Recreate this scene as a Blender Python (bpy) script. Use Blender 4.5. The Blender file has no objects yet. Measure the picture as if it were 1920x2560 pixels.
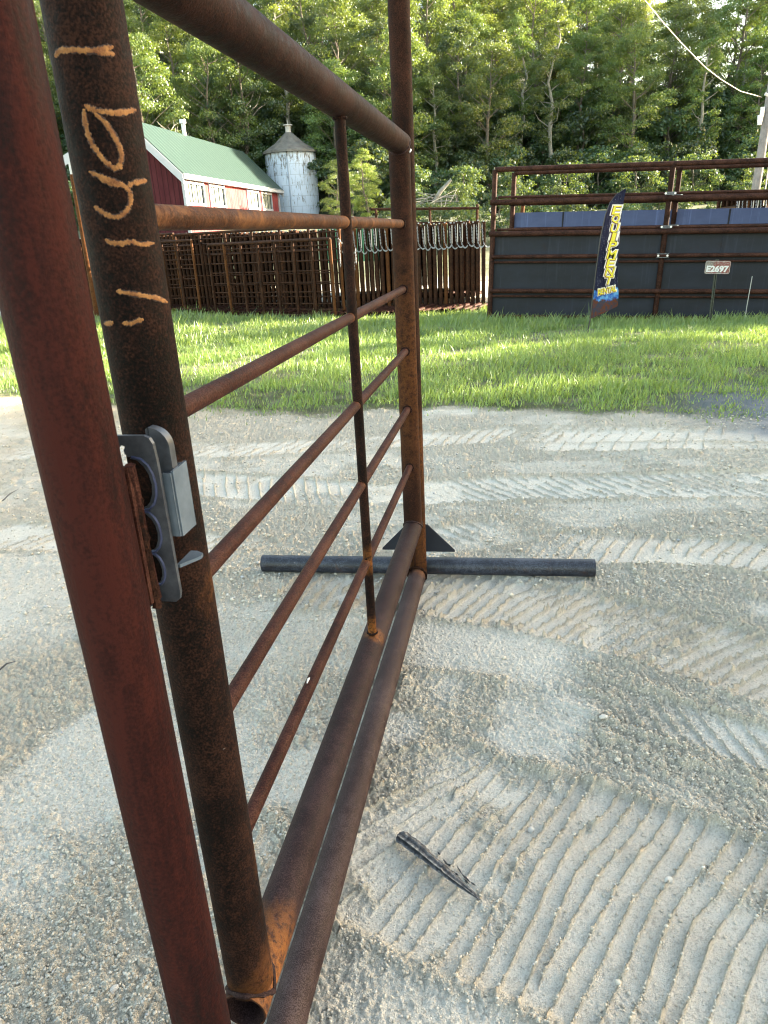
import bpy, math, random
import numpy as np
from math import sin, cos, pi, radians
from mathutils import Vector, Matrix
SC = bpy.context.scene
COL = SC.collection
random.seed(7); RNG = np.random.default_rng(7)

# ------------------------------------------------------------------ camera
FPX, CX, CY, H = 1761.0, 960.0, 1280.0, 1.5
M = np.array([[0.99861659, -0.05258232, 0.0], [-0.01927662, -0.36609177, 0.93037908], [-0.04892149, -0.92909199, -0.36659892]])
cam = bpy.data.cameras.new('camera'); camo = bpy.data.objects.new('camera', cam); COL.objects.link(camo)
cam.sensor_fit = 'AUTO'; cam.sensor_width = 36.0; cam.lens = FPX / 2560 * 36
cam.clip_start = 0.02; cam.clip_end = 3000
camo.matrix_world = Matrix(((M[0, 0], -M[0, 1], -M[0, 2], 0), (M[1, 0], -M[1, 1], -M[1, 2], 0), (M[2, 0], -M[2, 1], -M[2, 2], H), (0, 0, 0, 1)))
cam.dof.use_dof = True; cam.dof.focus_distance = 3.6; cam.dof.aperture_fstop = 20
SC.camera = camo
# ------------------------------------------------------------------ light
SUN_AZ, SUN_EL = radians(78), radians(15)
w = bpy.data.worlds.new('World'); SC.world = w; w.use_nodes = True
nt = w.node_tree; nt.nodes.clear()
sky = nt.nodes.new('ShaderNodeTexSky'); sky.sky_type = 'NISHITA'; sky.sun_disc = False
sky.sun_elevation = SUN_EL; sky.sun_rotation = SUN_AZ; sky.air_density = 1.0; sky.dust_density = 1.5; sky.ozone_density = 1.0
bg = nt.nodes.new('ShaderNodeBackground'); bg.inputs[1].default_value = 0.11
wo = nt.nodes.new('ShaderNodeOutputWorld')
wb_ = nt.nodes.new('ShaderNodeMix'); wb_.data_type = 'RGBA'; wb_.blend_type = 'MULTIPLY'; wb_.inputs[0].default_value = 1; wb_.inputs[7].default_value = (1.0, .868, .665, 1)
nt.links.new(sky.outputs[0], wb_.inputs[6]); nt.links.new(wb_.outputs[2], bg.inputs[0]); nt.links.new(bg.outputs[0], wo.inputs[0])
sun = bpy.data.lights.new('sun', 'SUN'); sun.energy = 4.1; sun.angle = radians(0.6); sun.color = (1, 0.86, 0.66)
suno = bpy.data.objects.new('sun', sun); COL.objects.link(suno)
S = Vector((sin(SUN_AZ) * cos(SUN_EL), cos(SUN_AZ) * cos(SUN_EL), sin(SUN_EL)))
suno.rotation_euler = S.to_track_quat('Z', 'Y').to_euler()
SC.view_settings.view_transform = 'Standard'; SC.view_settings.look = 'None'
SC.view_settings.exposure = 3.5; SC.view_settings.gamma = 1
SC.render.engine = 'CYCLES'; SC.cycles.pixel_filter_type = 'BLACKMAN_HARRIS'; SC.cycles.filter_width = 1.1
SC.cycles.max_bounces = 6; SC.cycles.transparent_max_bounces = 8

def ray(px, py):
    return M @ np.array([(px - CX) / FPX, (py - CY) / FPX, 1.0])
CAM = np.array([0, 0, H])
def at(px, py, Y):
    r = ray(px, py); p = CAM + r * (Y / r[1]); return Vector(p)

# ------------------------------------------------------------------ noise (numpy)
def _h(ix, iy, seed):
    h = (ix.astype(np.int64) * 374761393 + iy.astype(np.int64) * 668265263 + seed * 1442695041) & 0xffffffff
    h = ((h ^ (h >> 13)) * 1274126177) & 0xffffffff
    h = h ^ (h >> 16)
    return (h & 0xffffff) / float(0xffffff)
def vnoise(x, y, seed=0):
    ix = np.floor(x); iy = np.floor(y); fx = x - ix; fy = y - iy
    fx = fx * fx * fx * (fx * (fx * 6 - 15) + 10); fy = fy * fy * fy * (fy * (fy * 6 - 15) + 10)
    a = _h(ix, iy, seed); b = _h(ix + 1, iy, seed); c = _h(ix, iy + 1, seed); d = _h(ix + 1, iy + 1, seed)
    return (a + (b - a) * fx) * (1 - fy) + (c + (d - c) * fx) * fy
def fbm(x, y, seed=0, o=4):
    s = 0; a = 0.5; t = 0
    for i in range(o):
        s = s + a * vnoise(x * 2 ** i + i * 17.3, y * 2 ** i - i * 9.1, seed + i); t += a; a *= 0.5
    return s / t
def lumps(x, y, seed=0, keep=1.0):
    """dome-shaped lumps, one per cell with random radius; returns height 0..1"""
    ix = np.floor(x); iy = np.floor(y); out = np.zeros_like(x)
    for dx in (-1, 0, 1):
        for dy in (-1, 0, 1):
            jx = ix + dx; jy = iy + dy
            px = jx + _h(jx, jy, seed); py = jy + _h(jx, jy, seed + 5)
            r = 0.25 + 0.6 * _h(jx, jy, seed + 9) ** 2
            k = (_h(jx, jy, seed + 13) < keep)
            an = _h(jx, jy, seed + 21) * pi; ca = np.cos(an); sa = np.sin(an); st = 1.0 + 0.8 * _h(jx, jy, seed + 23)
            ddx = x - px; ddy = y - py
            e = (ddx * ca + ddy * sa) * st; f = (ddy * ca - ddx * sa)
            d2 = (e * e + f * f) / (r * r)
            out = np.maximum(out, np.where(k, r * np.sqrt(np.clip(1 - d2, 0, 1)), 0))
    return out
def sstep(a, b, x):
    t = np.clip((x - a) / (b - a), 0, 1); return t * t * (3 - 2 * t)
def gh(x, y):
    """broad lie of the land"""
    x = np.asarray(x, float); y = np.asarray(y, float)
    z = -sstep(8.5, 14, y) * (0.10 * sstep(-6, -1, x) + 0.036 * np.clip(x - 2, 0, 12))
    z = z + 3.0 * sstep(22, 62, y)
    return z
def hillz(x, y):
    x = np.asarray(x, float); y = np.asarray(y, float)
    y0 = 64 + 0.16 * np.clip(x, 0, 200)
    r = np.clip(y - y0, 0, 1e9)
    top = (50 - 34 * sstep(16, 54, x) + 5 * sstep(0, -60, x))
    return 2.6 + top * (1 - np.exp(-r * 0.56 / top)) - 2.5 * (r <= 0)

# ------------------------------------------------------------------ helpers
class MB:
    def __init__(self): self.v = []; self.f = []; self.n = 0; self.att = []
    def add(self, v, f):
        v = np.asarray(v, float).reshape(-1, 3); self.v.append(v)
        o = self.n
        self.f += [tuple(i + o for i in t) for t in f]; self.n += len(v)
    def box(self, c, s, R=None):
        p = np.array([[i, j, k] for i in (-.5, .5) for j in (-.5, .5) for k in (-.5, .5)]) * np.array(s)
        if R is not None: p = p @ np.array(R).T
        self.add(p + np.array(c), [(0, 1, 3, 2), (4, 6, 7, 5), (0, 4, 5, 1), (2, 3, 7, 6), (0, 2, 6, 4), (1, 5, 7, 3)])
    def tube(self, pts, r, seg=12, caps=True, wall=0, deep=.25):
        pts = [np.array(p, float) for p in pts]; n = len(pts)
        rr = [r] * n if np.isscalar(r) else list(r)
        t0 = pts[1] - pts[0]; t0 /= np.linalg.norm(t0)
        a = np.array([0, 0, 1.0]) if abs(t0[2]) < .9 else np.array([1.0, 0, 0])
        u = np.cross(a, t0); u /= np.linalg.norm(u)
        V = []; ang = np.arange(seg) * 2 * pi / seg
        for i in range(n):
            t = pts[min(i + 1, n - 1)] - pts[max(i - 1, 0)]; t /= np.linalg.norm(t)
            u = u - t * (u @ t); u /= np.linalg.norm(u); b = np.cross(t, u)
            V.append(pts[i] + rr[i] * (np.outer(np.cos(ang), u) + np.outer(np.sin(ang), b)))
        if wall:
            ins = []
            for i, k in ((n - 1, -1), (n - 1, -1), (0, 1), (0, 1)): pass
            t = pts[1] - pts[0]; L = np.linalg.norm(t); t /= L; deep = min(deep, .9 * float(np.linalg.norm(pts[-1] - pts[0])))
            c0 = pts[0]; ring0 = c0 + (V[0] - c0) * (1 - wall / rr[0])
            V = [ring0 + t * deep, ring0] + V
        V = np.concatenate(V); m = len(V) // seg; F = []
        for i in range(m - 1):
            for j in range(seg):
                k = (j + 1) % seg
                F.append((i * seg + j, i * seg + k, (i + 1) * seg + k, (i + 1) * seg + j))
        if caps:
            F.append(tuple(reversed(range(seg)))); F.append(tuple((m - 1) * seg + j for j in range(seg)))
        self.add(V, F)
    def prism(self, outline, p0, ux, uy, th):
        """outline in 2-d extruded by th along ux x uy"""
        ux = np.array(ux, float); uy = np.array(uy, float); nn = np.cross(ux, uy); n = len(outline)
        a = [np.array(p0) + ux * x + uy * y for x, y in outline]; b = [p + nn * th for p in a]
        F = [tuple(reversed(range(n))), tuple(range(n, 2 * n))] + [(i, (i + 1) % n, n + (i + 1) % n, n + i) for i in range(n)]
        self.add(a + b, F)
    def build(self, name, mat, parent=None, smooth=True, **kw):
        v = np.concatenate(self.v) if self.v else np.zeros((0, 3))
        if parent is not None:
            q_ = parent
            while q_.parent is not None and q_.get("_w") is None: q_ = q_.parent
            loc = np.array(q_.get("_w", (0, 0, 0)), float)
            if not q_.get("_local"): v = v - loc
        me = bpy.data.meshes.new(name); me.from_pydata(v.tolist(), [], self.f); me.update()
        o = bpy.data.objects.new(name, me); COL.objects.link(o)
        if mat is not None:
            for m_ in (mat if isinstance(mat, (list, tuple)) else [mat]): me.materials.append(m_)
        if parent is not None: o.parent = parent
        if smooth: smooth_mesh(me)
        if kw: tag(o, **kw)
        return o
def smooth_mesh(me, ang=40):
    me.polygons.foreach_set('use_smooth', np.ones(len(me.polygons), bool))
    try: me.set_sharp_from_angle(angle=radians(ang))
    except Exception: pass
def tag(o, label=None, cat=None, group=None, kind=None):
    if label: o['label'] = label
    if cat: o['category'] = cat
    if group: o['group'] = group
    if kind: o['kind'] = kind
    return o
TMPKEYS = []
def empty(name, loc, label=None, cat=None, group=None, rot=None, local=False):
    o = bpy.data.objects.new(name, None); COL.objects.link(o); o.location = loc; o.empty_display_size = .1
    if rot is not None: o.rotation_euler = rot
    o['_w'] = tuple(loc) if not local else (0, 0, 0)
    if local: o['_local'] = 1
    TMPKEYS.append(o)
    return tag(o, label, cat, group)
def copy_tree(o, parent=None):
    c = o.copy(); COL.objects.link(c); c.parent = parent; TMPKEYS.append(c)
    for ch in list(o.children): copy_tree(ch, c)
    return c
def big_mesh(name, V, F, mat, nper, smooth=True):
    """fast mesh from numpy arrays, all faces with nper corners"""
    me = bpy.data.meshes.new(name); me.vertices.add(len(V)); me.vertices.foreach_set('co', V.astype(np.float32).ravel())
    n = len(F); me.loops.add(n * nper); me.loops.foreach_set('vertex_index', F.astype(np.int32).ravel())
    me.polygons.add(n); me.polygons.foreach_set('loop_start', np.arange(n, dtype=np.int32) * nper)
    if smooth: me.polygons.foreach_set('use_smooth', np.ones(n, bool))
    me.update(calc_edges=True)
    if mat: me.materials.append(mat)
    o = bpy.data.objects.new(name, me); COL.objects.link(o); return o
def fattr(me, name, arr):
    a = me.attributes.new(name, 'FLOAT', 'POINT'); a.data.foreach_set('value', np.asarray(arr, np.float32).ravel())

# ------------------------------------------------------------------ materials
class NT:
    def __init__(s, name):
        s.m = bpy.data.materials.new(name); s.m.use_nodes = True; s.t = s.m.node_tree
        s.p = s.t.nodes['Principled BSDF']; s.out = s.t.nodes['Material Output']
        s.tc = s.n('ShaderNodeTexCoord')
    def n(s, k, **kw):
        x = s.t.nodes.new(k)
        for a, b in kw.items(): setattr(x, a, b)
        return x
    def l(s, a, b): s.t.links.new(a, b)
    def noise(s, scale, det=4, rough=.6, vec=None, dist=0):
        x = s.n('ShaderNodeTexNoise'); x.inputs['Scale'].default_value = scale; x.inputs['Detail'].default_value = det
        x.inputs['Roughness'].default_value = rough; x.inputs['Distortion'].default_value = dist
        s.l(vec if vec is not None else s.tc.outputs['Object'], x.inputs['Vector']); return x.outputs['Fac']
    def mapv(s, sc, out='Object'):
        x = s.n('ShaderNodeMapping'); x.inputs['Scale'].default_value = sc; s.l(s.tc.outputs[out], x.inputs[0]); return x.outputs[0]
    def ramp(s, fac, stops, mode='LINEAR'):
        x = s.n('ShaderNodeValToRGB'); e = x.color_ramp.elements; x.color_ramp.interpolation = mode
        while len(e) < len(stops): e.new(.5)
        for i, (p, c) in enumerate(stops):
            e[i].position = p; e[i].color = (c, c, c, 1) if np.isscalar(c) else (*c, 1)
        s.l(fac, x.inputs[0]); return x.outputs[0]
    def mix(s, fac, a, b, mode='MIX'):
        x = s.n('ShaderNodeMix', data_type='RGBA', blend_type=mode)
        for v, i in ((fac, 0), (a, 6), (b, 7)):
            if hasattr(v, 'links') or hasattr(v, 'is_linked'): s.l(v, x.inputs[i])
            elif i == 0: x.inputs[0].default_value = v
            else: x.inputs[i].default_value = (*v, 1)
        return x.outputs[2]
    def math(s, op, a, b=0.0):
        x = s.n('ShaderNodeMath', operation=op)
        for v, i in ((a, 0), (b, 1)):
            if hasattr(v, 'is_linked'): s.l(v, x.inputs[i])
            else: x.inputs[i].default_value = v
        return x.outputs[0]
    def attr(s, name): 
        x = s.n('ShaderNodeAttribute'); x.attribute_name = name; return x.outputs['Fac']
    def bump(s, h, dist, st=1.0):
        x = s.n('ShaderNodeBump'); x.inputs['Distance'].default_value = dist; x.inputs['Strength'].default_value = st
        s.l(h, x.inputs['Height']); s.l(x.outputs[0], s.p.inputs['Normal'])
    def col(s, c): 
        if hasattr(c, 'is_linked'): s.l(c, s.p.inputs['Base Color'])
        else: s.p.inputs['Base Color'].default_value = (*c, 1)
    def set(s, rough=None, metal=None, spec=None):
        for k, v in (('Roughness', rough), ('Metallic', metal), ('Specular IOR Level', spec)):
            if v is None: continue
            if hasattr(v, 'is_linked'): s.l(v, s.p.inputs[k])
            else: s.p.inputs[k].default_value = v
        return s
def plain(name, c, rough=.6, metal=0, var=.25, scale=6, bump=0):
    m = NT(name); c = np.array(c)
    f = m.noise(scale, 5, .65)
    m.col(m.ramp(f, [(.3, tuple(c * (1 - var))), (.7, tuple(np.minimum(c * (1 + var), 1)))])); m.set(rough, metal)
    if bump: m.bump(m.noise(scale * 12, 3), bump)
    return m.m
def rust(name, dark, mid, light, rough=.62, spot=.5, orange=(.30, .10, .025), orange_amt=.5, grain=420, spec=.07, streak=False, metal=0):
    m = NT(name)
    v = m.mapv((1, 1, .18)) if streak else None
    big = m.noise(7, 5, .65, v); midn = m.noise(55, 4, .7, v, .3); fine = m.noise(grain, 2, .6)
    a = m.math('ADD', m.math('MULTIPLY', big, .45), m.math('ADD', m.math('MULTIPLY', midn, .35), m.math('MULTIPLY', fine, .38 * spot * 2)))
    base = m.ramp(m.math('MULTIPLY', a, 1 / (.8 + .76 * spot)), [(.42, dark), (.5, mid), (.585, light)])
    og = m.ramp(m.noise(11, 5, .75, None, .6), [(1 - orange_amt * .95, 0.), (min(.99, 1.12 - orange_amt * .9), 1.)])
    og = m.math('MULTIPLY', og, m.ramp(midn, [(.35, .2), (.6, 1.)]))
    base = m.mix(og, base, orange)
    st = m.math('MULTIPLY', m.attr('stain'), m.ramp(m.noise(70, 4, .7), [(.38, .12), (.56, 1.)]))
    base = m.mix(st, base, m.mix(m.noise(150, 3), (.24, .075, .014), (.31, .13, .035)))
    sc = m.ramp(m.noise(38, 2, .5, m.mapv((1, 1, 3))), [(.80, 0.), (.83, 1.)])
    base = m.mix(m.math('MULTIPLY', sc, .35), base, (.42, .36, .33))
    m.col(base); m.set(m.ramp(midn, [(.3, rough - .12), (.7, rough + .15)]), metal, spec)
    m.bump(m.math('ADD', m.math('MULTIPLY', fine, .5), m.math('MULTIPLY', midn, .8)), (.0014), .8)
    return m.m
R_RED = rust('primer_rust', (.0080, .0030, .0028), (.0190, .0046, .0040), (.0350, .0082, .0062), .66, .35, (.050, .014, .007), .36, 240, spec=.08, streak=True)
R_DARK = rust('dark_mill_rust', (0.0037, 0.0027, 0.0024), (0.0119, 0.0056, 0.0044), (0.0322, 0.0141, 0.0094), .7, .8, (0.0581, 0.0230, 0.0118), .34, 330)
R_POST = rust('brown_rust', (0.0066, 0.0032, 0.0024), (0.0187, 0.0077, 0.0050), (0.0397, 0.0163, 0.0099), .7, .8, (0.0651, 0.0260, 0.0128), .30, 330)
R_TOP = rust('top_rust', (0.0071, 0.0033, 0.0029), (0.0197, 0.0078, 0.0060), (0.0366, 0.0162, 0.0124), .65, .7, (0.0465, 0.0184, 0.0100), .42, 330)
R_RAIL = rust('red_rail_rust', (0.0162, 0.0056, 0.0044), (0.0396, 0.0145, 0.0107), (0.0703, 0.0303, 0.0219), .6, .9, (0.0836, 0.0326, 0.0164), .36, 380)
R_ORNG = rust('orange_rail_rust', (0.0279, 0.0109, 0.0057), (0.0604, 0.0239, 0.0119), (0.0934, 0.0414, 0.0211), .6, .8, (0.1676, 0.0741, 0.0316), .55, 380)
R_PURP = rust('mill_scale_purple', (0.0117, 0.0062, 0.0062), (0.0233, 0.0125, 0.0123), (0.0451, 0.0268, 0.0260), .62, 1.0, (0.0369, 0.0162, 0.0106), .3, 420, .10)
R_GREY = rust('mill_scale_grey', (.0180, .0105, .0105), (.0360, .0225, .0220), (.068, .0470, .0460), .62, 1.1, (.052, .025, .015), .28, 420, .12)
R_BLUE = rust('blue_mill_scale', (.007, .008, .013), (.018, .021, .033), (.050, .056, .078), .42, .7, (.06, .026, .016), .46, 200, .45)
R_FAR = rust('far_panel_rust', (0.0119, 0.0065, 0.0049), (0.0298, 0.0141, 0.0087), (0.0596, 0.0271, 0.0152), .6, .5, (0.0867, 0.0325, 0.0136), .5, 60)
R_FARO = rust('far_orange_rust', (0.0344, 0.0134, 0.0057), (0.0689, 0.0268, 0.0107), (0.1071, 0.0459, 0.0191), .6, .5, (0.1147, 0.0459, 0.0153), .6, 60)
R_ALLEY = rust('alley_rail_rust', (0.0159, 0.0087, 0.0072), (0.0397, 0.0173, 0.0130), (0.0723, 0.0325, 0.0231), .55, .5, (0.0723, 0.0289, 0.0145), .4, 60)
WELD = plain('weld_bead', (.09, .06, .05), .5, .3, .5, 60, .002)
def steel_sheet(name, a, b, ru, spec=.5, rough=.45):
    m = NT(name)
    f = m.noise(1.2, 6, .65, m.mapv((1, 1, 2))); st = m.noise(3, 5, .7, m.mapv((6, 6, .25)))
    base = m.mix(m.ramp(f, [(.35, 0.), (.65, 1.)]), a, b)
    base = m.mix(m.math('MULTIPLY', m.ramp(st, [(.55, 0.), (.7, 1.)]), .35), base, tuple(min(1, x * 2.2) for x in b))
    base = m.mix(m.math('MULTIPLY', m.ramp(m.noise(2.3, 5, .7), [(.62, 0.), (.75, 1.)]), .55), base, ru)
    m.col(base); m.set(m.ramp(f, [(.3, rough), (.7, rough + .2)]), 0, spec); m.bump(m.noise(2.5, 2), .01, .4); return m.m
SHEET = steel_sheet('dark_sheet', (0.0075, 0.0091, 0.0145), (0.0183, 0.0216, 0.0332), (0.0183, 0.0091, 0.0072), .3, .55)
SHEET_SKY = steel_sheet('blue_sheet', (0.0426, 0.0649, 0.1540), (0.0728, 0.0986, 0.2034), (0.0560, 0.0671, 0.1355), .4, .5)  # blue of the reflected sky put into the sheet's colour
ZINC = NT('zinc_plate')
_z = ZINC.noise(28, 4, .6); ZINC.col(ZINC.ramp(_z, [(.3, (.13, .16, .20)), (.7, (.21, .25, .30))])); ZINC.set(ZINC.ramp(_z, [(.3, (.13, .16, .20)), (.7, (.21, .25, .30))]), .55, .6); ZINC = ZINC.m
ZDARK = NT('zinc_heat_tint')
_z = ZDARK.noise(40, 4, .6); ZDARK.col(ZDARK.ramp(_z, [(.3, (.045, .048, .06)), (.7, (.12, .13, .155))])); ZDARK.set(.4, .6, .6); ZDARK = ZDARK.m
ZTINT = NT('blue_heat_tint'); _z = ZTINT.noise(60, 3); ZTINT.col(ZTINT.ramp(_z, [(.3, (.025, .030, .07)), (.7, (.055, .066, .14))])); ZTINT.set(.4, .4, .6); ZTINT = ZTINT.m
GALV = plain('galvanised_chain', (.42, .43, .45), .45, .1, .15, 30)
BOLT = plain('zinc_bolt', (.65, .66, .68), .35, .5, .1, 30)

# ground material: attribute driven soil tones
g = NT('soil')
tone = g.attr('tone'); sod = g.attr('sod')
fine = g.noise(300, 3, .7); md = g.noise(38, 5, .7); bgn = g.noise(2.2, 5, .65)
pale = g.mix(md, (.70, .66, .585), (.82, .785, .71)); crumb = g.mix(md, (.53, .47, .375), (.69, .63, .525))
tt = g.math('ADD', tone, g.math('MULTIPLY', g.math('SUBTRACT', md, .5), .5))
c = g.mix(g.ramp(tt, [(.1, 0.), (.85, 1.)]), pale, crumb)
c = g.mix(g.math('MULTIPLY', g.ramp(fine, [(.34, 1.), (.47, 0.)]), .5), c, (.20, .18, .15))
c = g.mix(g.math('MULTIPLY', g.ramp(g.noise(190, 2, .6), [(.60, 0.), (.70, 1.)]), .6), c, (.78, .76, .72))
c = g.mix(g.math('MULTIPLY', g.ramp(g.noise(95, 5, .8), [(.38, 1.), (.47, 0.)]), .45), c, (.24, .21, .17))  # dark specks: mineral grains, also standing in for shade in small cavities
c = g.mix(g.math('MULTIPLY', g.ramp(bgn, [(.4, 0.), (.7, 1.)]), .22), c, (.44, .385, .31))
c = g.mix(sod, c, g.mix(md, (.035, .05, .015), (.09, .11, .035)))
c = g.mix(g.attr('sand'), c, (.50, .40, .26)); c = g.mix(g.attr('tar'), c, (.17, .19, .23))
g.col(c); g.set(.95, 0, .15); g.bump(g.math('ADD', g.noise(420, 2), g.math('MULTIPLY', g.noise(130, 3, .7), 1.8)), .0070, 1.0)
SOIL = g.m
def leafmat(name, ca, cb, trans=.35, vary=.5):
    m = NT(name); oi = m.n('ShaderNodeObjectInfo')
    t = m.attr('tint')
    base = m.mix(t, ca, cb)
    hs = m.n('ShaderNodeHueSaturation'); m.l(base, hs.inputs['Color'])
    m.l(m.math('ADD', .475, m.math('MULTIPLY', oi.outputs['Random'], .05)), hs.inputs['Hue'])
    m.l(m.math('ADD', 1 - vary * .45, m.math('MULTIPLY', oi.outputs['Random'], vary)), hs.inputs['Value'])
    m.t.nodes.remove(m.p)
    d = m.n('ShaderNodeBsdfDiffuse'); tr = m.n('ShaderNodeBsdfTranslucent'); gl = m.n('ShaderNodeBsdfGlossy'); gl.inputs['Roughness'].default_value = .45
    m.l(hs.outputs[0], d.inputs[0]); 
    bt = m.mix(.6, hs.outputs[0], (.30, .38, .03)); m.l(bt, tr.inputs[0]); gl.inputs[0].default_value = (.8, .85, .9, 1)
    mx = m.n('ShaderNodeMixShader'); mx.inputs[0].default_value = trans; m.l(d.outputs[0], mx.inputs[1]); m.l(tr.outputs[0], mx.inputs[2])
    m2 = m.n('ShaderNodeMixShader'); m2.inputs[0].default_value = .06; m.l(mx.outputs[0], m2.inputs[1]); m.l(gl.outputs[0], m2.inputs[2])
    m.l(m2.outputs[0], m.out.inputs[0]); return m.m
LEAF = leafmat('leaf_mid', (0.0329, 0.0618, 0.0150), (0.1197, 0.1785, 0.0411), .42)
LEAFY = leafmat('leaf_yellow_green', (0.0792, 0.1109, 0.0158), (0.2534, 0.3010, 0.0475), .45, .3)
LEAFD = leafmat('leaf_dark', (0.0167, 0.0398, 0.0165), (0.0509, 0.0961, 0.0359), .3)
GRASS = leafmat('grass_blades', (.038, .088, .026), (.28, .40, .10), .45, 0)
BARK = plain('bark', (.13, .11, .09), .9, 0, .4, 8, .02)
BARKP = plain('pale_bark', (.24, .23, .20), .8, 0, .35, 6, .01)
WOODP = plain('weathered_pole_wood', (.16, .155, .16), .85, 0, .3, 5, .01)

# ------------------------------------------------------------------ ground sheet
def axis(a, b, d, lo, hi, grow):
    core = list(np.arange(a, b, d)); s = d; x = core[-1]; R = []
    while x < hi: s = min(s * grow, 40); x += s; R.append(x)
    s = d; x = core[0]; L = []
    while x > lo: s = min(s * grow, 40); x -= s; L.append(x)
    return np.array(L[::-1] + core + R)
X = axis(-1.35, 1.45, .0030, -420, 420, 1.0072)
ys = list(np.arange(.78, 2.1, .0030)); y = ys[-1]
while y < 420:
    y += min(max(.0030 * (y / 2.1) ** 1.9, .003), 12); ys.append(y)
ys = list(-np.geomspace(60, .02, 26) + .78) + ys
Yv = np.array(ys)
GX, GY = np.meshgrid(X, Yv)
gx = GX.ravel(); gy = GY.ravel()
near = (gy > .3) & (gy < 9) & (np.abs(gx) < 7)
xn = gx[near]; yn = gy[near]
BANDS = [  # centre line, half width, rib spacing, rib azimuth offset, amplitude
    ([(-.5, 2.93), (-.2, 2.92), (.17, 2.83), (.53, 2.70), (.83, 2.52), (1.08, 2.33), (1.33, 2.10), (1.8, 1.6)], .215, .060, .30, .026),
    ([(-.12, 1.66), (.07, 1.47), (.22, 1.38), (.42, 1.28), (.65, 1.14), (.85, 1.0), (1.1, .8)], .345, .046, .12, .021),
    ([(-1.9, 4.75), (-.9, 4.42), (-.1, 4.1), (.8, 4.12), (2.4, 3.95), (4, 3.7)], .22, .085, -.65, .011),
    ([(.0, 2.12), (.16, 2.08), (.36, 2.0)], .10, .055, .2, .009),
    ([(-.62, 1.55), (-.42, 1.4), (-.2, 1.18)], .12, .06, -.6, .009),
    ([(1.0, 5.2), (2.2, 4.95), (4.5, 4.7)], .28, .12, .3, .008),
    ([(-.2, 3.45), (.25, 3.35), (.8, 3.5)], .17, .075, -.5, .013),
    ([(.7, 3.25), (1.5, 3.1), (2.6, 2.7)], .17, .075, .4, .014), ([(-3.2, 5.6), (-1, 5.3), (1.0, 5.35), (3.4, 4.9)], .20, .10, .5, .014), ([(-3, 3.9), (-1.8, 3.7), (-.6, 3.3)], .2, .08, .4, .012),
    ([(.75, 1.98), (1.1, 1.72), (1.6, 1.3)], .10, .07, -.9, .013)]
hN = np.zeros(len(xn)); rough = sstep(.36, .60, fbm(xn * 1.6 + 3.1, yn * 1.6, 11, 4))
rough = np.clip(rough + .8 * np.exp(-(((xn - .62) / .42) ** 2 + ((yn - 1.93) / .2) ** 2)) + .5 * sstep(.05, -.4, xn - .1 * yn) * sstep(3.6, 1.8, yn) + .12, 0, 1)
pal = np.clip(sstep(.55, .75, fbm(xn * 2.1 - 7, yn * 2.1 + 4, 31, 4)) , 0, 1)
wx = xn + .006 * (fbm(xn * 6, yn * 6, 40, 2) - .5); wy = yn + .006 * (fbm(xn * 6 + 9, yn * 6, 44, 2) - .5)
rough = np.clip(rough + .35 * sstep(2.9, 3.6, yn), 0, 1); pal = pal * (1 - .7 * sstep(2.7, 3.4, yn))
bandm = np.zeros(len(xn)); ribh = np.zeros(len(xn)); berm = np.zeros(len(xn)); dep = np.zeros(len(xn))
for bi, (pl, hw, sp, sk, amp) in enumerate(BANDS):
    best = np.full(len(xn), 9.0); sd = np.zeros(len(xn)); sl = np.zeros(len(xn)); acc = 0
    for (x0, y0), (x1, y1) in zip(pl[:-1], pl[1:]):
        L = math.hypot(x1 - x0, y1 - y0); tx, ty = (x1 - x0) / L, (y1 - y0) / L
        s_ = np.clip((wx - x0) * tx + (wy - y0) * ty, 0, L); dx = wx - x0 - s_ * tx; dy = wy - y0 - s_ * ty
        dd = np.hypot(dx, dy); k = dd < best; best[k] = dd[k]; sd[k] = (tx * dy - ty * dx)[k]; sl[k] = s_[k] + acc; acc += L
    m_ = sstep(hw + .015, hw - .02, best) * sstep(0, .4, sl) * sstep(acc, acc - .4, sl)
    q = (sl - sd * sk - .12 * np.maximum(sd - .02, 0) + .004 * (fbm(xn * 9, yn * 9, 50 + bi, 2) - .5) * 2) / sp
    ph = np.abs((q % 1) - .5)
    wdt = .045 + .03 * fbm(xn * 14, yn * 14, 60 + bi, 2)
    brk = sstep(.26, .42, fbm(xn * 5 + bi * 3, yn * 5, 70 + bi, 3))
    rp = np.exp(-(ph / wdt) ** 2) * ((.45 if bi < 2 else .12) + (.55 if bi < 2 else .88) * brk) * (.25 + 1.5 * fbm(xn * 55, yn * 55, 80, 3) ** 1.5)
    ribh = np.where(m_ > bandm, rp * amp, ribh); dep += -m_ * .006
    berm += np.exp(-((best - hw - .02) / .028) ** 2) * (sl > 0) * (sl < acc) * (.4 + .8 * fbm(xn * 4, yn * 4, 90 + bi, 2))
    bandm = np.maximum(bandm, m_)
berm = np.clip(berm, 0, 1.2)
inb = bandm * (.25 + .75 * sstep(.0, .1, bandm))
crumbk = np.clip(rough * (1 - .82 * bandm) * (1 - .8 * pal) + .55 * berm + 1.5 * bandm * sstep(.0008, .004, ribh) * fbm(xn * 7, yn * 7, 95, 2) + .6 * bandm * sstep(.58, .70, fbm(xn * 4.2, yn * 4.2, 97, 3)), 0, 1)
crumbk2 = crumbk * sstep(.25, .6, fbm(xn * 11, yn * 11, 96, 3)) 
hN += .030 * (fbm(xn * .9, yn * .9, 1, 3) - .5) + .014 * (fbm(xn * 4, yn * 4, 3, 3) - .5) * (1 - .6 * bandm)
hN += .010 * (fbm(xn * 13, yn * 13, 5, 4) - .5) * (.25 + crumbk)
hN += .0045 * (fbm(xn * 55, yn * 55, 6, 3) - .5) * (.4 + crumbk)
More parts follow.
